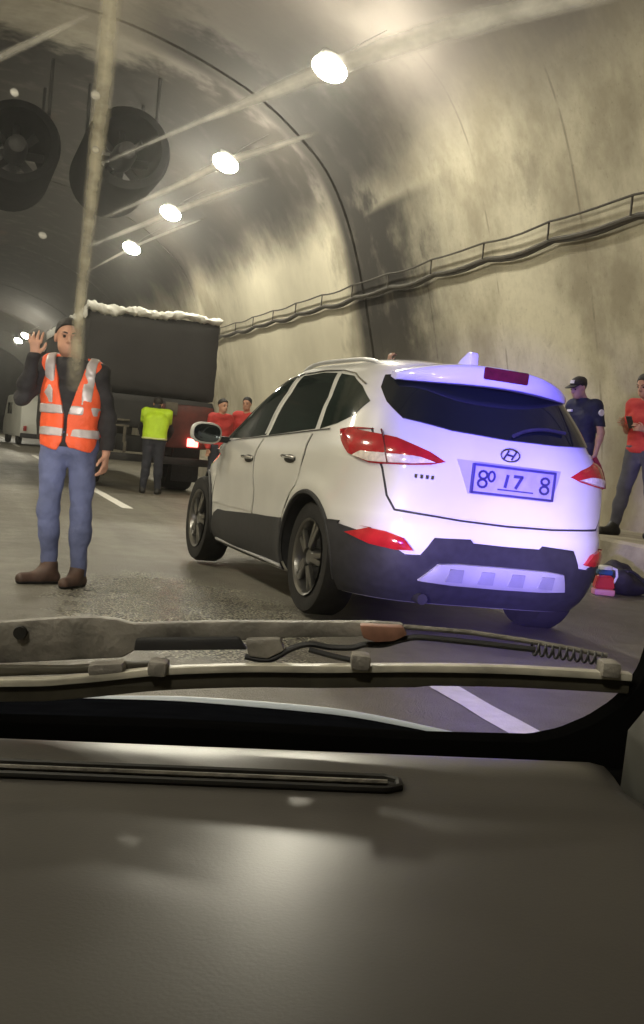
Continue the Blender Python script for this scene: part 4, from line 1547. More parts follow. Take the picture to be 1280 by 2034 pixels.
# ---- policeman in navy at the wall, looking down to the left ----------------
def police_cap(t, hp_, R_, c, m):
    P = [Prim('cap', 'e', hp_(0, 0.015, 0.055), ra=(0.088, 0.108, 0.072), k=0.01, M_=R_)]
    def clip(X, Y, Z):
        q = np.stack([X - c[0], Y - c[1], Z - c[2]], -1) @ R_
        return 0.048 - q[..., 2]
    o = sdf_mesh('cap', P, m, t, 0.007, 0, clip)
    V, Fc = [], []
    n = 14
    for i in range(n + 1):
        a = PI * i / n
        for r, dz in ((0.9, 0.0), (1.0, -0.006)):
            pass
        x = 0.075 * math.cos(a)
        V.append(hp_(x, -0.075 * math.sin(a) * 0.9 - 0.005, 0.050))
        V.append(hp_(x * 1.05, -0.09 - 0.085 * math.sin(a), 0.036))
    for i in range(n):
        Fc.append((2 * i, 2 * i + 1, 2 * i + 3, 2 * i + 2))
    pk = mk('peak', V, Fc, m, o)
    md = pk.modifiers.new('thick', 'SOLIDIFY')
    md.thickness = 0.006
    return o

J = standing(1.70)
J.update(head=v3(0.0, -0.13, 1.585), neck=v3(0, -0.045, 1.455), chest=v3(0, 0.0, 1.24),
         shL=v3(-0.185, -0.01, 1.385), shR=v3(0.185, -0.01, 1.385),
         elR=v3(0.245, 0.05, 1.10), wrR=v3(0.25, -0.01, 0.85), elL=v3(-0.24, 0.0, 1.10), wrL=v3(-0.17, -0.2, 0.98))
hands = {'L': (v3(0.3, -0.8, 0.1), v3(0, 0, 1), 0, 0.8), 'R': (v3(0, -0.15, -1), v3(0, -1, 0), 0, 0.55)}
NAVY = (6.83, 11.42, WALK)
cop, Pc, hp_, R_ = figure('person', 'person in a navy short sleeved uniform shirt and peaked cap by the wall, looking down', NAVY, YAW - 1.0, J, [
    ('trousers', TROUSER, 0.018, M['dark_trousers'], lambda X, Y, Z: np.maximum(Z - 0.98, 0.08 - Z), 0.006),
    ('shirt', ['torso', 'shoulder', 'upper_arm', 'neck'], 0.018, M['navy'], lambda X, Y, Z: np.maximum(np.maximum(0.90 - Z, Z - 1.48), np.where(np.abs(X) > 0.2, 1.17 - Z, -1)), 0.007),
    ('shoe', ['foot'], 0.012, M['black_shoe'], lambda X, Y, Z: np.where(X > 0, 1, -1), 0.002),
    ('shoe', ['foot'], 0.012, M['black_shoe'], lambda X, Y, Z: np.where(X < 0, 1, -1), 0.002),
], SKIN2, (0.0, 0.35), 'hair', hands, 0.010, 1.02)
police_cap(cop, hp_, R_, J['head'], M['hair'])
# round sleeve badge and white chest strip
lathe('sleeve_badge', [(0.0, 0.012), (0.036, 0.010), (0.040, 0.0), (0.036, -0.03)], M['white_cloth'], cop, 20, 'x', (0.268, -0.0, 1.32))
box('name_strip', (-0.085, -0.142, 1.325), (0.10, 0.02, 0.026), M['white_cloth'], cop, 0.004, Matrix.Rotation(-0.3, 3, 'Z'))
fr_ = [tuple(hp_(x, y, z)) for x, y, z in ((-0.03, -0.092, 0.075), (0.03, -0.092, 0.075), (0.025, -0.078, 0.105), (-0.025, -0.078, 0.105))]
mk('cap_badge', fr_ + [tuple(np.array(q) + R_ @ v3(0, 0.02, 0)) for q in fr_], [(0, 1, 2, 3), (7, 6, 5, 4), (0, 4, 5, 1), (1, 5, 6, 2), (2, 6, 7, 3), (3, 7, 4, 0)], M['white_cloth'], cop, False)

# ---- man in red at the right edge, looking at a phone ------------------------
J = standing(1.74)
J.update(head=v3(0.0, -0.10, 1.60), neck=v3(0, -0.03, 1.475),
         elL=v3(-0.25, 0.04, 1.13), wrL=v3(-0.12, -0.22, 1.17), elR=v3(0.25, 0.03, 1.12), wrR=v3(0.13, -0.21, 1.13),
         knL=v3(-0.15, -0.06, 0.49), anL=v3(-0.2, -0.10, 0.085), toeL=v3(-0.24, -0.27, 0.035),
         knR=v3(0.13, 0.03, 0.49), anR=v3(0.16, 0.12, 0.085), toeR=v3(0.18, -0.05, 0.035))
hands = {'L': (v3(0.35, -0.8, 0.2), v3(0, 0.2, 1), 0, 0.7), 'R': (v3(-0.35, -0.8, 0.2), v3(0, 0.2, 1), 0, 0.7)}
red, _, _, _ = figure('person', 'person in a red t-shirt and grey jeans on the pavement, cut by the picture edge', (6.97, 10.38, WALK), YAW - 0.85, J, [
    ('trousers', TROUSER, 0.016, M['grey_jeans'], lambda X, Y, Z: np.maximum(Z - 0.97, 0.075 - Z), 0.006),
    ('tshirt', ['torso', 'shoulder', 'upper_arm'], 0.022, M['red_cloth'], lambda X, Y, Z: np.maximum(np.maximum(0.89 - Z, Z - 1.475), np.where(np.abs(X) > 0.2, 1.19 - Z, -1)), 0.008),
    ('shoe', ['foot'], 0.013, M['black_shoe'], lambda X, Y, Z: np.where(X > 0, 1, -1), 0.002),
    ('shoe', ['foot'], 0.013, M['black_shoe'], lambda X, Y, Z: np.where(X < 0, 1, -1), 0.002),
], SKIN, (0.0, 0.3), 'hair', hands, 0.010, 1.04)
ph_ = box('phone', (0.0, 0.0, 0.0), (0.072, 0.012, 0.145), M['black_plastic'], None, 0.005)
tag(ph_, 'dark phone held in front of the red t-shirt', 'phone')
_m = Matrix.Translation((6.97, 10.38, WALK)) @ Matrix.Rotation(YAW - 0.85, 4, 'Z') @ Matrix.Translation((0.0, -0.30, 1.20)) @ Matrix.Rotation(0.6, 4, 'X')
ph_.matrix_world = _m

# ---- two people in red by the truck, mostly behind the white car --------------
def plain_person(label, loc, rz, top, legs, hair, Hh=1.68, skin_=SKIN, head=(0, 0.1), group=None, topname='jacket', pose=None):
    J = standing(Hh)
    if pose:
        J.update(pose)
    hands = {'L': (v3(0.15, -0.1, 1), v3(0.6, -1, 0), 0, 1.1) if pose else (v3(0, -0.1, -1), v3(0.3, -1, 0), 0, 0.55), 'R': (v3(0, -0.1, -1), v3(-0.3, -1, 0), 0, 0.55)}
    return figure('person', label, loc, rz, J, [
        ('trousers', TROUSER, 0.018, legs, lambda X, Y, Z: np.maximum(Z - 0.95, 0.08 - Z), 0.006),
        (topname, ['torso', 'shoulder', 'upper_arm', 'forearm'], 0.022, top, lambda X, Y, Z: np.maximum(0.86 - Z, Z - 1.505 * Hh / 1.75), 0.010),
        ('shoe', ['foot'], 0.012, M['black_shoe'], lambda X, Y, Z: np.where(X > 0, 1, -1), 0.002),
        ('shoe', ['foot'], 0.012, M['black_shoe'], lambda X, Y, Z: np.where(X < 0, 1, -1), 0.002),
    ], skin_, head, hair, hands, 0.014, 1.03, group)

plain_person('person in a bright red jacket just above the door mirror of the white car', (4.40, 19.2, 0), 0.4, M['red_cloth'], M['dark_trousers'], 'hair', 1.74)
plain_person('person in a red jacket nearest the wall, mostly hidden by the white car', (5.00, 19.8, 0), -0.6, M['red_cloth'], M['dark_trousers'], 'hair', 1.84)
plain_person('raised hand of a person hidden behind the white car, showing over its roof', (4.42, 10.95, 0), YAW, M['jacket'], M['dark_trousers'], 'hair', 1.70, SKIN2, pose=dict(elL=v3(-0.25, -0.06, 1.68), wrL=v3(-0.20, -0.06, 1.98), shL=v3(-0.18, 0, 1.42)))

# ================================================================== TRUCK
TX0, TX1, TY, TL = 2.12, 4.46, 20.0, 7.5
truck = thing('truck', 'dark truck seen from behind, crumpled pale sheet along the top of its black box', 'truck', ((TX0 + TX1) / 2, TY, 0), 0.02)
hw = (TX1 - TX0) / 2
def crinkled_box(name, x0, x1, y0, y1, z0, z1, m, parent, n=12, amp=0.03, seed=1):
    r = np.random.default_rng(seed)
    bm = bmesh.new()
    bm_box(bm, ((x0 + x1) / 2, (y0 + y1) / 2, (z0 + z1) / 2), (x1 - x0, y1 - y0, z1 - z0))
    bmesh.ops.subdivide_edges(bm, edges=bm.edges[:], cuts=n, use_grid_fill=True)
    for v in bm.verts:
        v.co += Vector(r.normal(0, amp, 3))
    bmesh.ops.smooth_vert(bm, verts=bm.verts, factor=0.4, use_axis_x=True, use_axis_y=True, use_axis_z=True)
    return from_bm(name, bm, m, parent, True, 60)
crinkled_box('cargo_box', -hw, hw, 0.0, TL, 1.68, 3.10, M['tarp'], truck, 10, 0.012, 2)
# the crumpled sheet, thicker over the left corner
def sheet_roll():
    r = np.random.default_rng(5)
    V, Fc = [], []
    n, k = 70, 14
    for i in range(n + 1):
        t = i / n
        x = -hw - 0.05 + (2 * hw + 0.04) * t
        rz = 0.085 - 0.035 * t + 0.010 * math.sin(t * 40) + r.normal(0, 0.010)
        ry = 0.13 + 0.02 * math.sin(t * 23 + 1)
        zc = 3.12 - 0.02 * math.sin(t * 6) + 0.02 * math.sin(t * 17 + 2)
        for j in range(k):
            a = 2 * PI * j / k
            q = 1 + r.normal(0, 0.11)
            V.append((x, 0.02 + ry * q * math.cos(a), zc + rz * q * math.sin(a)))
    for i in range(n):
        for j in range(k):
            j2 = (j + 1) % k
            Fc.append((i * k + j, i * k + j2, (i + 1) * k + j2, (i + 1) * k + j))
    Fc.append(tuple(range(k)))
    Fc.append(tuple(range(n * k, n * k + k))[::-1])
    return mk('pale_sheet', V, Fc, M['pale_tarp'], truck, True, 50)
sheet_roll()
V, Fc = [], []
r_ = np.random.default_rng(9)
for i in range(25):
    y = 0.0 + i * 0.3
    for j, (dx, dz) in enumerate(((-0.03, -0.16), (-0.045, 0.0), (0.0, 0.06), (0.25, 0.07))):
        V.append((-hw + dx + r_.normal(0, 0.008), y, 3.10 + dz + r_.normal(0, 0.02)))
for i in range(24):
    for j in range(3):
        Fc.append((4 * i + j, 4 * i + j + 1, 4 * i + 5 + j, 4 * i + 4 + j))
mk('pale_sheet', V, Fc, M['pale_tarp'], truck, True, 60)
tb = crinkled_box('tailboard', -hw + 0.02, hw - 0.02, -0.06, 0.0, 1.10, 1.67, M['dark_metal'], truck, 4, 0.003, 3)
crinkled_box('red_tail_panel', 0.10, hw - 0.03, -0.10, -0.062, 0.82, 1.58, M['rust_red'], truck, 4, 0.006, 4)
box('chassis', (0, TL / 2, 0.82), (0.9, TL, 0.28), M['dark_metal'], truck, 0.02)
box('bumper', (0, -0.06, 0.58), (2 * hw - 0.1, 0.10, 0.13), M['dark_metal'], truck, 0.02)
for sx in (-1, 1):
    box('mudguard', (sx * 0.86, 0.62, 0.55), (0.5, 0.03, 0.7), M['black_plastic'], truck, 0.005)
    t_ = lathe('wheel', [(0.28, -0.22), (0.46, -0.25), (0.50, -0.18), (0.50, 0.18), (0.46, 0.25), (0.28, 0.22)], M['rubber'], truck, 36, 'x', (sx * 0.86, 1.4, 0.50))
    lathe('rim', [(0.0, -0.10 * sx), (0.15, 0.10 * sx), (0.27, 0.20 * sx), (0.29, 0.20 * sx)], M['galv'], t_, 24, 'x', (sx * 0.86, 1.4, 0.50))
tl_ = box('tail_light', (0.79, -0.13, 0.93), (0.20, 0.05, 0.15), M['red_lens'], truck, 0.015)
tl_.data.materials.clear(); tl_.data.materials.append(M['red_lit'])
tl_['label'] = 'lit red tail light'
box('lit_core', (0.77, -0.16, 0.94), (0.06, 0.02, 0.09), M['white_lit'], tl_, 0.008)
tl2 = box('tail_light', (-0.86, -0.10, 0.93), (0.22, 0.05, 0.12), M['red_lens'], truck, 0.015)
box('number_plate', (0.36, -0.125, 1.50), (0.22, 0.02, 0.22), M['galv'], truck, 0.005)
for k, (x0, z0, ww, hh) in enumerate(((-0.52, 1.22, 0.34, 0.035), (-0.52, 1.12, 0.34, 0.035), (-0.42, 0.98, 0.05, 0.30), (-0.40, 0.75, 0.05, 0.2))):
    box('hinge_bar', (x0, -0.09, z0), (ww, 0.03, hh), M['galv'], truck, 0.006)
# cab in front
crinkled_box('cab', -hw + 0.05, hw - 0.05, TL + 0.3, TL + 2.0, 0.6, 2.5, M['dark_metal'], truck, 3, 0.0, 5)

# ================================================================== far vehicles
van = thing('van', 'white van with a dark square window far down the lane beyond the orange vest', 'van', (3.45, 52.0, 0), 0.10)
prof = [(-2.4, 0.35), (-2.45, 0.9), (-2.38, 1.9), (-2.1, 2.15), (1.6, 2.15), (1.95, 1.75), (2.3, 1.25), (2.5, 1.05), (2.5, 0.35)]
extrude_poly('body', prof, -0.95, 0.95, M['van_white'], van, 0.09, 'yz')
box('rear_window', (0.32, -2.43, 1.52), (0.95, 0.05, 0.62), M['van_glass'], van, 0.03)
box('window_bar', (0.28, -2.462, 1.50), (0.22, 0.02, 0.30), M['galv'], van, 0.01)
box('handle', (0.1, -2.49, 1.0), (0.32, 0.05, 0.10), M['van_glass'], van, 0.02)
for sx in (-1, 1):
    box('side_window', (sx * 0.95, 0.7, 1.55), (0.03, 1.2, 0.5), M['van_glass'], van, 0.01)
    for yy in (-1.5, 1.5):
        lathe('wheel', [(0.0, -0.1), (0.34, -0.1), (0.36, 0), (0.34, 0.1), (0.0, 0.1)], M['rubber'], van, 20, 'x', (sx * 0.82, yy, 0.36))
box('lamp', (0.35, -2.48, 0.72), (0.16, 0.06, 0.14), M['yellow_lit'], van, 0.02)
box('lamp', (-0.75, -2.48, 0.72), (0.14, 0.06, 0.22), M['red_lens'], van, 0.02)
box('bumper', (0, -2.47, 0.42), (1.85, 0.12, 0.2), M['black_plastic'], van, 0.03)

def far_car(name, label, loc, rz, paint):
    t = thing(name, label, 'car', loc, rz)
    pr = [(-2.1, 0.3), (-2.15, 0.75), (-2.0, 0.98), (-1.6, 1.42), (-0.3, 1.5), (0.5, 1.4), (1.1, 0.98), (2.0, 0.85), (2.15, 0.6), (2.1, 0.3)]
    extrude_poly('body', pr, -0.86, 0.86, paint, t, 0.10, 'yz')
    extrude_poly('rear_window', [(-0.62, 1.02), (0.62, 1.02), (0.52, 1.34), (-0.52, 1.34)], -1.99, -1.72, M['van_glass'], t, 0.01, 'xz')
    for sx in (-1, 1):
        box('tail_light', (sx * 0.68, -2.08, 0.84), (0.3, 0.1, 0.14), M['red_lens'], t, 0.02)
        box('side_window', (sx * 0.84, -0.3, 1.18), (0.05, 1.6, 0.3), M['van_glass'], t, 0.02)
        for yy in (-1.35, 1.35):
            lathe('wheel', [(0.0, -0.1), (0.30, -0.1), (0.32, 0), (0.30, 0.1), (0.0, 0.1)], M['rubber'], t, 20, 'x', (sx * 0.76, yy, 0.32))
    return t
far_car('parked_car', 'dark red car far down the tunnel at the very edge of the picture', (-0.35, 57.0, 0), 0.0, M['maroon'])

# ================================================================== things on the ground by the kerb
bot = thing('jerrycan', 'small red container with a blue and white cap standing behind the white car', 'container', (5.52, 8.60, 0), -0.3)
def rounded(name, x, y, z0, z1, w, d, m, parent, b=0.02):
    return box(name, (x, y, (z0 + z1) / 2), (w, d, z1 - z0), m, parent, b)
rounded('base', 0, 0, 0.0, 0.055, 0.185, 0.13, M['bottle_pink'], bot, 0.015)
bm = bmesh.new()
vs0 = [bm.verts.new((a * 0.090, b * 0.06, 0.055)) for a, b in ((-1, -1), (1, -1), (1, 1), (-1, 1))]
vs1 = [bm.verts.new((a * 0.068, b * 0.045, 0.175)) for a, b in ((-1, -1), (1, -1), (1, 1), (-1, 1))]
bm.faces.new(vs0[::-1]); bm.faces.new(vs1)
for i in range(4):
    bm.faces.new((vs0[i], vs0[(i + 1) % 4], vs1[(i + 1) % 4], vs1[i]))
bmesh.ops.bevel(bm, geom=bm.edges[:], offset=0.014, segments=3, affect='EDGES')
from_bm('can_body', bm, M['bottle_red'], bot)
rounded('blue_cap', -0.005, 0, 0.178, 0.225, 0.13, 0.09, M['bottle_blue'], bot, 0.014)
lathe('white_lid', [(0.0, 0.262), (0.05, 0.26), (0.062, 0.25), (0.062, 0.226), (0.0, 0.226)], M['white_cloth'], bot, 20, 'z', (0.0, 0, 0))
tube('grip', [(0.05, 0, 0.245), (0.10, 0, 0.23), (0.11, 0, 0.17), (0.085, 0, 0.11)], 0.012, M['white_cloth'], bot, 8)

bag = thing('bag', 'slumped black bag with pale buckle lying by the kerb beside the red container', 'bag', (5.80, 8.78, 0), -0.35)
r_ = np.random.default_rng(12)
bm = bmesh.new()
bmesh.ops.create_icosphere(bm, subdivisions=4, radius=1)
for v in bm.verts:
    x, y, z = v.co
    n_ = 0.10 * math.sin(5 * x + 2) + 0.08 * math.sin(7 * y + 3 * z) + 0.05 * math.sin(13 * x * z + 5 * y)
    q = 1 + n_
    v.co = Vector((x * 0.27 * q, y * 0.19 * q, max(-0.0, (z + 0.72) * 0.125 * q * (1.15 - 0.35 * x))))
from_bm('bag_body', bm, M['bag'], bag, True, 80)
tube('strap', smooth_path([(-0.2, -0.12, 0.12), (-0.1, -0.18, 0.20), (0.05, -0.17, 0.22), (0.2, -0.13, 0.12), (0.27, -0.14, 0.03)], 6), 0.014, M['black_plastic'], bag, 8)
box('buckle', (-0.01, -0.182, 0.215), (0.06, 0.015, 0.022), M['galv'], bag, 0.005)
ppr = thing('paper_cup', 'crushed white paper cup on the road by the black bag', 'cup', (6.12, 8.72, 0), 0.3)
lathe('cup_body', [(0.0, 0.0), (0.030, 0.0), (0.042, 0.09), (0.038, 0.09), (0.028, 0.006), (0.0, 0.006)], M['white_cloth'], ppr, 18, 'z')
lathe('rim', [(0.040, 0.088), (0.044, 0.092), (0.040, 0.095)], M['white_cloth'], ppr, 18, 'z')

# a person leaning on the far side of the roof: a hand in a white cuff comes over it
# ================================================================== OUR OWN CAR
own = thing('car', 'black car we look out of: bonnet, wiper and grey dashboard fill the foreground', 'car', (0, 0, 0), YAW)
DT = 0.055            # the car leans a little to its left
def dash_z(x, y):
    z = interp(y, [0.20, 0.35, 0.50, 0.60, 0.70, 0.735, 0.76, 0.80, 0.84, 0.862, 0.875, 0.88],
                  [0.770, 0.783, 0.792, 0.7965, 0.800, 0.8015, 0.8035, 0.806, 0.8085, 0.808, 0.800, 0.78])
    w = 0.004 * np.sin(9 * x + 3) * np.clip((0.76 - y) * 6, 0, 1)
    return z + DT * (x - 0.018) + w
bm = bmesh.new()
xs = np.linspace(-0.75, 0.246, 90)
ys = np.concatenate([np.linspace(0.20, 0.70, 40), np.linspace(0.705, 0.88, 40)])
grid = []
for y in ys:
    row = []
    for x in xs:
        cut = 0.246 + 0.02 * np.clip((0.80 - y) / 0.06, 0, 1) + 0.02 * np.clip((0.74 - y) / 0.2, 0, 1)
        xx = -0.75 + (x + 0.75) * (cut + 0.75) / (0.246 + 0.75)
        ed = 0.018 * np.clip((xx - (cut - 0.018)) / 0.018, 0, 1) ** 2
        row.append(bm.verts.new((xx, y, float(dash_z(xx, y)) - ed)))
    grid.append(row)
for j in range(len(ys) - 1):
    for i in range(len(xs) - 1):
        bm.faces.new((grid[j][i], grid[j][i + 1], grid[j + 1][i + 1], grid[j + 1][i]))
dash = from_bm('dashboard', bm, M['dash'], own, True, 80)
# defroster slot: a raised dark frame round a long opening
def slot(y0, y1, x1, lift, m, name, parent, w=0.0):
    pts = [(-0.75, y0), (x1 - 0.008, y0), (x1, (y0 + y1) / 2), (x1 - 0.008, y1), (-0.75, y1)]
    V, Fc = [], []
    n = len(pts)
    for a, b in pts:
        V.append((a, b, float(dash_z(a, b)) + lift))
    for a, b in pts:
        V.append((a, b, float(dash_z(a, b)) - 0.004))
    Fc.append(tuple(range(n)))
    for i in range(n):
        Fc.append((i, (i + 1) % n, n + (i + 1) % n, n + i))
    return mk(name, V, Fc, m, parent, False)
def slot_tube(y0, y1, x1, rad, m, name, parent):
    q = [(-0.75, y0), (x1 - 0.012, y0), (x1 - 0.002, y0 + (y1 - y0) * 0.25), (x1 - 0.002, y0 + (y1 - y0) * 0.75), (x1 - 0.012, y1), (-0.75, y1)]
    pts = []
    for (a, b), (c, d) in zip(q[:-1], q[1:]):
        k = 40 if abs(c - a) > 0.1 else 2
        pts += [(a + (c - a) * i / k, b + (d - b) * i / k) for i in range(k)]
    pts.append(q[-1])
    return tube(name, [(a, b, float(dash_z(a, b)) + 0.0015) for a, b in pts], rad, m, parent, 8)
slot_tube(0.775, 0.800, 0.074, 0.0032, M['dash_dark'], 'vent_frame', dash)
def slot_floor(y0, y1, x1, lift, m, name):
    V, Fc = [], []
    n = 50
    for i in range(n + 1):
        x = -0.75 + (x1 + 0.75) * i / n
        for y in (y0, y1):
            V.append((x, y, float(dash_z(x, y)) + lift))
    Fc = [(2 * i, 2 * i + 1, 2 * i + 3, 2 * i + 2) for i in range(n)]
    return mk(name, V, Fc, m, dash, False)
slot_floor(0.7765, 0.7985, 0.071, 0.0012, M['dash_dark'], 'vent_opening')
tube('vent_blade', [(-0.75, 0.787, float(dash_z(-0.75, 0.787)) + 0.003), (0.064, 0.787, float(dash_z(0.064, 0.787)) + 0.003)], 0.0020, M['wiper_grey'], dash, 6)

# black ledge between the dashboard and the glass, and the bonnet beyond
def strip(name, rows, m, parent, thick=0.0, ang=60):
    """rows: list of polylines of equal length"""
    n = len(rows[0])
    V = [p for r in rows for p in r]
    Fc = [(j * n + i, j * n + i + 1, (j + 1) * n + i + 1, (j + 1) * n + i) for j in range(len(rows) - 1) for i in range(n - 1)]
    o = mk(name, V, Fc, m, parent, True, ang)
    if thick:
        md = o.modifiers.new('thick', 'SOLIDIFY')
        md.thickness = thick
        md.offset = -1
    return o
BX = np.linspace(-1.15, 0.62, 60)
def bonnet_z(x):
    return interp(x, [-1.2, -0.8, -0.474, -0.317, -0.16, 0.03, 0.22, 0.374, 0.52, 0.65], [0.52, 0.585, 0.610, 0.622, 0.631, 0.633, 0.619, 0.600, 0.56, 0.48])
rows = []
for yy, dz in ((1.02, 0.098), (1.15, 0.088), (1.30, 0.066), (1.45, 0.042), (1.60, 0.018), (1.70, 0.004), (1.75, -0.002)):
    rows.append([(x, yy + 0.04 * (1 - (x + 0.2) ** 2) - 0.04, float(bonnet_z(x)) + dz) for x in BX])
bonnet = strip('bonnet', rows, M['bonnet'], own, 0.01)
ye = [(x, 1.75 + 0.04 * (1 - (x + 0.2) ** 2) - 0.04) for x in BX]
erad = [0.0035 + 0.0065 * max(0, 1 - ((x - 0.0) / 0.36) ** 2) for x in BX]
tube('bonnet_highlight', [(x, y, float(bonnet_z(x)) - 0.003) for x, y in ye], erad, M['edge_highlight'], bonnet, 10)  # pale tube painted in as the highlight along the bonnet's far edge
strip('bonnet_front', [[(x, y, float(bonnet_z(x)) - 0.006) for x, y in ye], [(x, y + 0.05, float(bonnet_z(x)) - 0.10) for x, y in ye], [(x, y + 0.06, 0.25) for x, y in ye]], M['bonnet'], bonnet, 0.01)
# cowl ledge
strip('cowl', [[(x, 0.875, 0.790 + DT * x) for x in BX], [(x, 0.93, 0.788 + DT * x) for x in BX], [(x, 1.03, 0.770 + 0.3 * DT * x) for x in BX], [(x, 1.06, 0.70) for x in BX]], M['frit'], own, 0.01)
# curved black corner of the windscreen seal
sp_ = [(-0.9, 0.760), (-0.40, 0.783), (-0.10, 0.803), (0.10, 0.812), (0.191, 0.8185), (0.215, 0.826), (0.238, 0.8385), (0.256, 0.853), (0.267, 0.866), (0.276, 0.885), (0.283, 0.92), (0.42, 0.92), (0.42, 0.70), (-0.9, 0.70)]
extrude_poly('windscreen_seal', sp_, 0.915, 0.945, M['frit'], own, 0.003, 'xz')
# pillar trim beside it
extrude_poly('pillar_trim', [(0.2515, 0.846), (0.262, 0.862), (0.272, 0.872), (0.40, 0.90), (0.40, 0.60), (0.268, 0.60), (0.255, 0.76), (0.2505, 0.80)], 0.80, 0.87, M['pillar'], own, 0.004, 'xz')
box('door_card', (0.40, 0.35, 0.62), (0.20, 1.1, 0.30), M['pillar'], own, 0.05)

# wiper: arm, hose, spring, clips, blade
wip = None
def arm():
    top = [(-0.60, 0.845), (-0.262, 0.868), (-0.215, 0.876), (-0.182, 0.880), (-0.165, 0.8795), (-0.152, 0.877), (-0.08, 0.886), (0.009, 0.894), (0.05, 0.898), (0.078, 0.899)]
    bot_ = [(0.079, 0.893), (0.04, 0.884), (-0.02, 0.8775), (-0.054, 0.872), (-0.10, 0.862), (-0.146, 0.8555), (-0.158, 0.847), (-0.262, 0.832), (-0.60, 0.80)]
    return extrude_poly('wiper_arm', top + bot_, 0.955, 0.967, M['wiper_grey'], own, 0.003, 'xz')
wa = arm()
extrude_poly('arm_dark_plate', [(-0.146, 0.8665), (-0.06, 0.8755), (-0.052, 0.866), (-0.10, 0.861), (-0.147, 0.856)], 0.944, 0.954, M['black_plastic'], wa, 0.002, 'xz')  # dark piece on the arm
lathe('pivot_hole', [(0.0, 0.0), (0.0055, 0.0), (0.006, 0.004), (0.0, 0.004)], M['dash_dark'], wa, 18, 'y', (-0.245, 0.949, 0.861))
extrude_poly('lower_rail', [(-0.60, 0.795), (-0.262, 0.8325), (-0.20, 0.838), (-0.152, 0.846), (-0.12, 0.850), (-0.12, 0.845), (-0.2, 0.832), (-0.60, 0.78)], 0.938, 0.952, M['wiper_rubber'], wa, 0.002, 'xz')
extrude_poly('grey_block', [(-0.054, 0.8755), (-0.025, 0.879), (-0.020, 0.869), (-0.034, 0.8605), (-0.05, 0.861)], 0.940, 0.953, M['wiper_grey'], wa, 0.003, 'xz')
tube('hose', smooth_path([(-0.053, 0.944, 0.8605), (-0.040, 0.944, 0.8590), (-0.029, 0.944, 0.861), (-0.014, 0.944, 0.871), (0.0, 0.944, 0.876), (0.018, 0.944, 0.875), (0.036, 0.944, 0.8765), (0.046, 0.944, 0.880), (0.062, 0.944, 0.8815), (0.078, 0.944, 0.8875), (0.092, 0.944, 0.8905), (0.13, 0.944, 0.8905), (0.189, 0.944, 0.8895)], 6), 0.0026, M['black_plastic'], wa, 8)
tube('second_hose', smooth_path([(0.0, 0.938, 0.8725), (0.02, 0.938, 0.869), (0.043, 0.938, 0.8665), (0.052, 0.938, 0.868)], 5), 0.0024, M['black_plastic'], wa, 8)
extrude_poly('orange_clip', [(0.040, 0.8975), (0.076, 0.8995), (0.081, 0.893), (0.070, 0.8865), (0.055, 0.884), (0.044, 0.8865)], 0.934, 0.950, M['orange_clip'], wa, 0.003, 'xz')
tube('thin_rod', [(0.078, 0.952, 0.897), (0.135, 0.952, 0.8975), (0.19, 0.952, 0.8945), (0.252, 0.952, 0.889)], 0.0022, M['wiper_grey'], wa, 8)
hx = []
for i in range(15 * 10 + 1):
    a = 2 * PI * i / 15
    t = i / 150
    hx.append((0.186 + 0.060 * t, 0.945 + 0.0048 * math.sin(a), 0.8895 - 0.003 * t + 0.0048 * math.cos(a)))
tube('spring', hx, 0.0011, M['black_plastic'], wa, 6)
# blade: metal spine on a rubber lip
bl = [(-0.75, 0.79), (-0.50, 0.805), (-0.253, 0.826), (-0.187, 0.835), (-0.121, 0.848), (-0.05, 0.8575), (0.012, 0.863), (0.09, 0.871), (0.161, 0.8765), (0.22, 0.879), (0.266, 0.8805)]
bl = [(p[0], p[2]) for p in smooth_path([(a, 0, b) for a, b in bl], 6)]
lo_ = [(a, b - 0.0195 + 0.004 * abs(a) ** 0.5 * (a > 0.1)) for a, b in bl]
def ext_strip(name, up, dn, y0, y1, m, parent, bev=0.0015):
    return extrude_poly(name, up + dn[::-1], y0, y1, m, parent, bev, 'xz')
blade = ext_strip('wiper_blade', [(a, b - 0.004) for a, b in bl], lo_, 0.925, 0.936, M['wiper_rubber'], own)
ext_strip('spine', bl, [(a, b - 0.0058) for a, b in bl], 0.920, 0.934, M['wiper_metal'], blade, 0.001)
for cx, cz in ((-0.122, 0.847), (0.043, 0.868), (0.247, 0.8815)):
    box('clip', (cx, 0.925, cz + 0.0015), (0.016, 0.024, 0.013), M['wiper_grey'], blade, 0.004)
box('end_cap', (-0.165, 0.93, 0.842), (0.03, 0.02, 0.012), M['wiper_grey'], blade, 0.005, Matrix.Rotation(-0.15, 3, 'Y'))

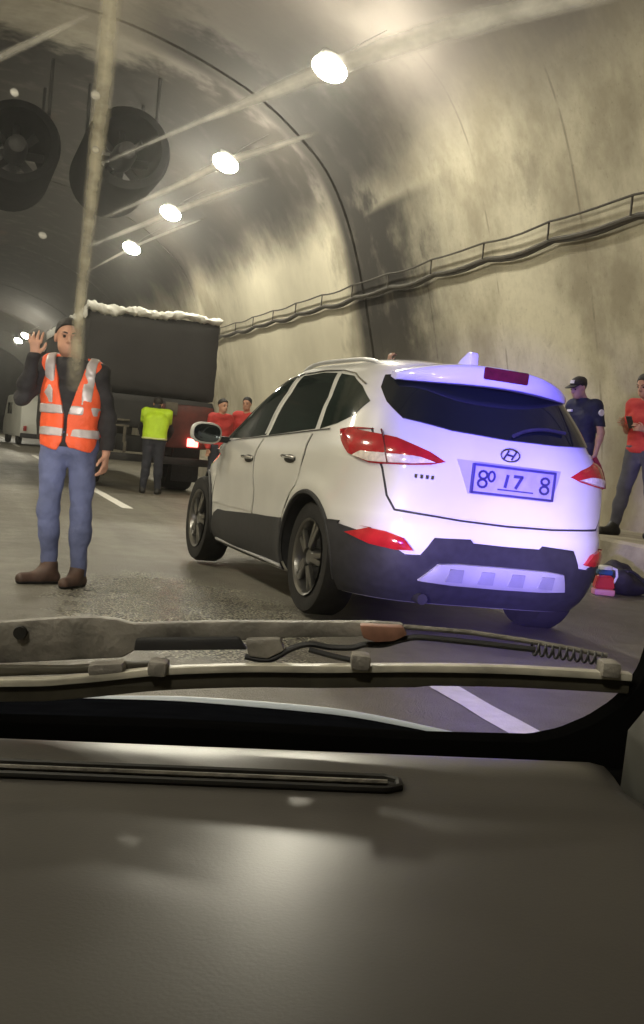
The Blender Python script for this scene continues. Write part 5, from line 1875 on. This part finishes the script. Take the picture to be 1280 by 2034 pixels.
# windscreen: the clear pane and the streaks on it
m_clear = bpy.data.materials.new('clear_glass')
m_clear.use_nodes = True
m_clear.node_tree.nodes.clear()
_o = m_clear.node_tree.nodes.new('ShaderNodeOutputMaterial')
_t = m_clear.node_tree.nodes.new('ShaderNodeBsdfTransparent')
_t.inputs[0].default_value = (0.975, 0.98, 0.975, 1)
m_clear.node_tree.links.new(_t.outputs[0], _o.inputs[0])
WN = Vector((0, 0.52, 0.56)).normalized()
def ws_pt(x, y, lift=0.0):
    z = 0.84 + (0.98 - y) * 0.52 / 0.56
    return Vector((x, y, z)) - WN * lift
pane = mk('windscreen', [ws_pt(-1.0, 0.985), ws_pt(0.30, 0.985), ws_pt(0.36, 0.40), ws_pt(-1.0, 0.40)], [(0, 1, 2, 3)], m_clear, own, False)
def glass_streak(name, pts, widths, m, lift=0.0015, k=6):
    """a soft-edged streak on the inside of the glass; pts (x, y) on the pane"""
    P = smooth_path([(a, b, 0) for a, b in pts], k)
    W = np.interp(np.linspace(0, 1, len(P)), np.linspace(0, 1, len(widths)), widths)
    V, Fc, E_ = [], [], []
    ACR = ((-1.0, 0.0), (-0.45, 0.75), (0, 1.0), (0.45, 0.75), (1.0, 0.0))
    for i, p in enumerate(P):
        a = P[max(0, i - 1)]
        b = P[min(len(P) - 1, i + 1)]
        t = unit(np.array([b[0] - a[0], (b[1] - a[1])]))
        nrm = np.array([-t[1], t[0]])
        fade = min(1, i / (0.22 * len(P)), (len(P) - 1 - i) / (0.22 * len(P))) if len(P) > 3 else 1
        for s_, e in ACR:
            V.append(ws_pt(p[0] + nrm[0] * s_ * W[i], p[1] + nrm[1] * s_ * W[i], lift))
            E_.append(e * (0.15 + 0.85 * fade))
    n = len(ACR)
    for i in range(len(P) - 1):
        for j in range(n - 1):
            Fc.append((i * n + j, i * n + j + 1, (i + 1) * n + j + 1, (i + 1) * n + j))
    o = mk(name, V, Fc, m, pane, False)
    at = o.data.attributes.new('edge', 'FLOAT', 'POINT')
    at.data.foreach_set('value', E_)
    return o
glass_streak('pale_streak', [(-0.112, 0.515), (-0.121, 0.544), (-0.131, 0.586), (-0.144, 0.637), (-0.156, 0.685), (-0.164, 0.72), (-0.168, 0.74)], [0.0062, 0.0060, 0.0055, 0.0045, 0.004, 0.0060, 0.006], M['pale_film'])  # long pale streak down the pane
glass_streak('glare_streak', [(-0.135, 0.613), (-0.075, 0.588), (-0.016, 0.5645), (0.05, 0.542), (0.135, 0.522)], [0.0009, 0.0017, 0.0055, 0.0062, 0.0036], M['film'])  # lamp glare built as pale strips on the pane, here and below
glass_streak('glare_streak', [(-0.138, 0.639), (-0.10, 0.622), (-0.068, 0.607), (-0.034, 0.595), (-0.02, 0.590)], [0.0010, 0.0018, 0.0026, 0.0018, 0.001], M['film'])
glass_streak('glare_streak', [(-0.151, 0.655), (-0.12, 0.642), (-0.099, 0.633), (-0.07, 0.621), (-0.045, 0.612)], [0.0010, 0.0017, 0.0024, 0.0017, 0.001], M['film'])
glass_streak('glare_streak', [(-0.150, 0.667), (-0.122, 0.652), (-0.10, 0.642), (-0.078, 0.633)], [0.0007, 0.0011, 0.0012, 0.0008], M['film'])
glass_streak('glare_streak', [(-0.20, 0.580), (-0.18, 0.572), (-0.155, 0.562), (-0.133, 0.553)], [0.0020, 0.0022, 0.0018, 0.001], M['film_soft'])
for x, y, r in ((-0.175, 0.585, 0.0024), (-0.172, 0.649, 0.0027), (-0.1335, 0.583, 0.0028), (-0.1365, 0.606, 0.0022)):  # pale spots standing in for reflections in the glass
    glass_streak('reflection_spot', [(x - r, y), (x - r * 0.4, y), (x + r * 0.4, y), (x + r, y)], [r * 0.5, r, r * 0.5], M['film'], 0.003, 3)

# roof, and the beacon bar on it that throws the blue light; head lamps in the nose
box('roof', (-0.35, -0.45, 1.40), (1.25, 1.6, 0.03), M['bonnet'], own, 0.012)
bar = box('light_bar', (-0.35, -0.15, 1.47), (1.1, 0.22, 0.05), M['black_plastic'], own, 0.02)
def area(name, loc, target, power, col, sx, sy, parent, spread=180):
    d = bpy.data.lights.new(name, 'AREA')
    d.shape = 'RECTANGLE'
    d.size, d.size_y = sx, sy
    d.energy = power
    d.color = col
    d.spread = math.radians(spread)
    o = bpy.data.objects.new(name, d)
    COL.objects.link(o)
    o.location = loc
    v = Vector(target) - Vector(loc)
    o.rotation_euler = v.to_track_quat('-Z', 'Y').to_euler()
    o.parent = parent
    return o
box('blue_beacon', (0.05, -0.03, 1.53), (0.34, 0.10, 0.08), M['blue_beacon'], own, 0.02)
area('beacon_light', (0.20, 0.04, 1.53), (0.97, 6.4, 1.42), 17, (0.13, 0.10, 1.0), 0.3, 0.07, own, 13)
box('grille_strobe', (0.20, 1.86, 0.45), (0.12, 0.05, 0.05), M['blue_beacon'], own, 0.01)
area('strobe_light', (0.20, 1.90, 0.45), (1.05, 6.0, 0.42), 13, (0.16, 0.10, 1.0), 0.12, 0.05, own, 24)
for xx in (-0.95, 0.28):
    box('headlamp', (xx, 1.82, 0.52), (0.30, 0.06, 0.14), M['headlamp'], own, 0.02)
area('headlamp_beam', (0.28, 1.90, 0.53), (1.35, 6.0, 0.60), 2.7, (1.0, 0.87, 1.0), 0.26, 0.10, own, 17)
area('headlamp_beam', (-0.95, 1.90, 0.53), (0.55, 6.0, 0.60), 2.7, (1.0, 0.87, 1.0), 0.26, 0.10, own, 17)
area('headlamp_beam', (-0.95, 1.90, 0.53), (-2.0, 7.2, 0.95), 4.5, (1.0, 0.93, 0.88), 0.26, 0.10, own, 24)  # extra beam added to brighten the man in the orange vest
# thin haze added to the tunnel air to make the lamps glow
hz = bpy.data.materials.new('added_glow_haze')
hz.use_nodes = True
hz.node_tree.nodes.clear()
_ho = hz.node_tree.nodes.new('ShaderNodeOutputMaterial')
_hv = hz.node_tree.nodes.new('ShaderNodeVolumePrincipled')
_hv.inputs['Color'].default_value = (0.85, 0.84, 0.80, 1)
_hv.inputs['Density'].default_value = 0.0018
_hv.inputs['Anisotropy'].default_value = 0.85
hz.node_tree.links.new(_hv.outputs[0], _ho.inputs['Volume'])
haze = box('haze', (0.5, 43.0, 3.9), (18.5, 137.0, 9.8), hz, None)
haze['kind'] = 'stuff'
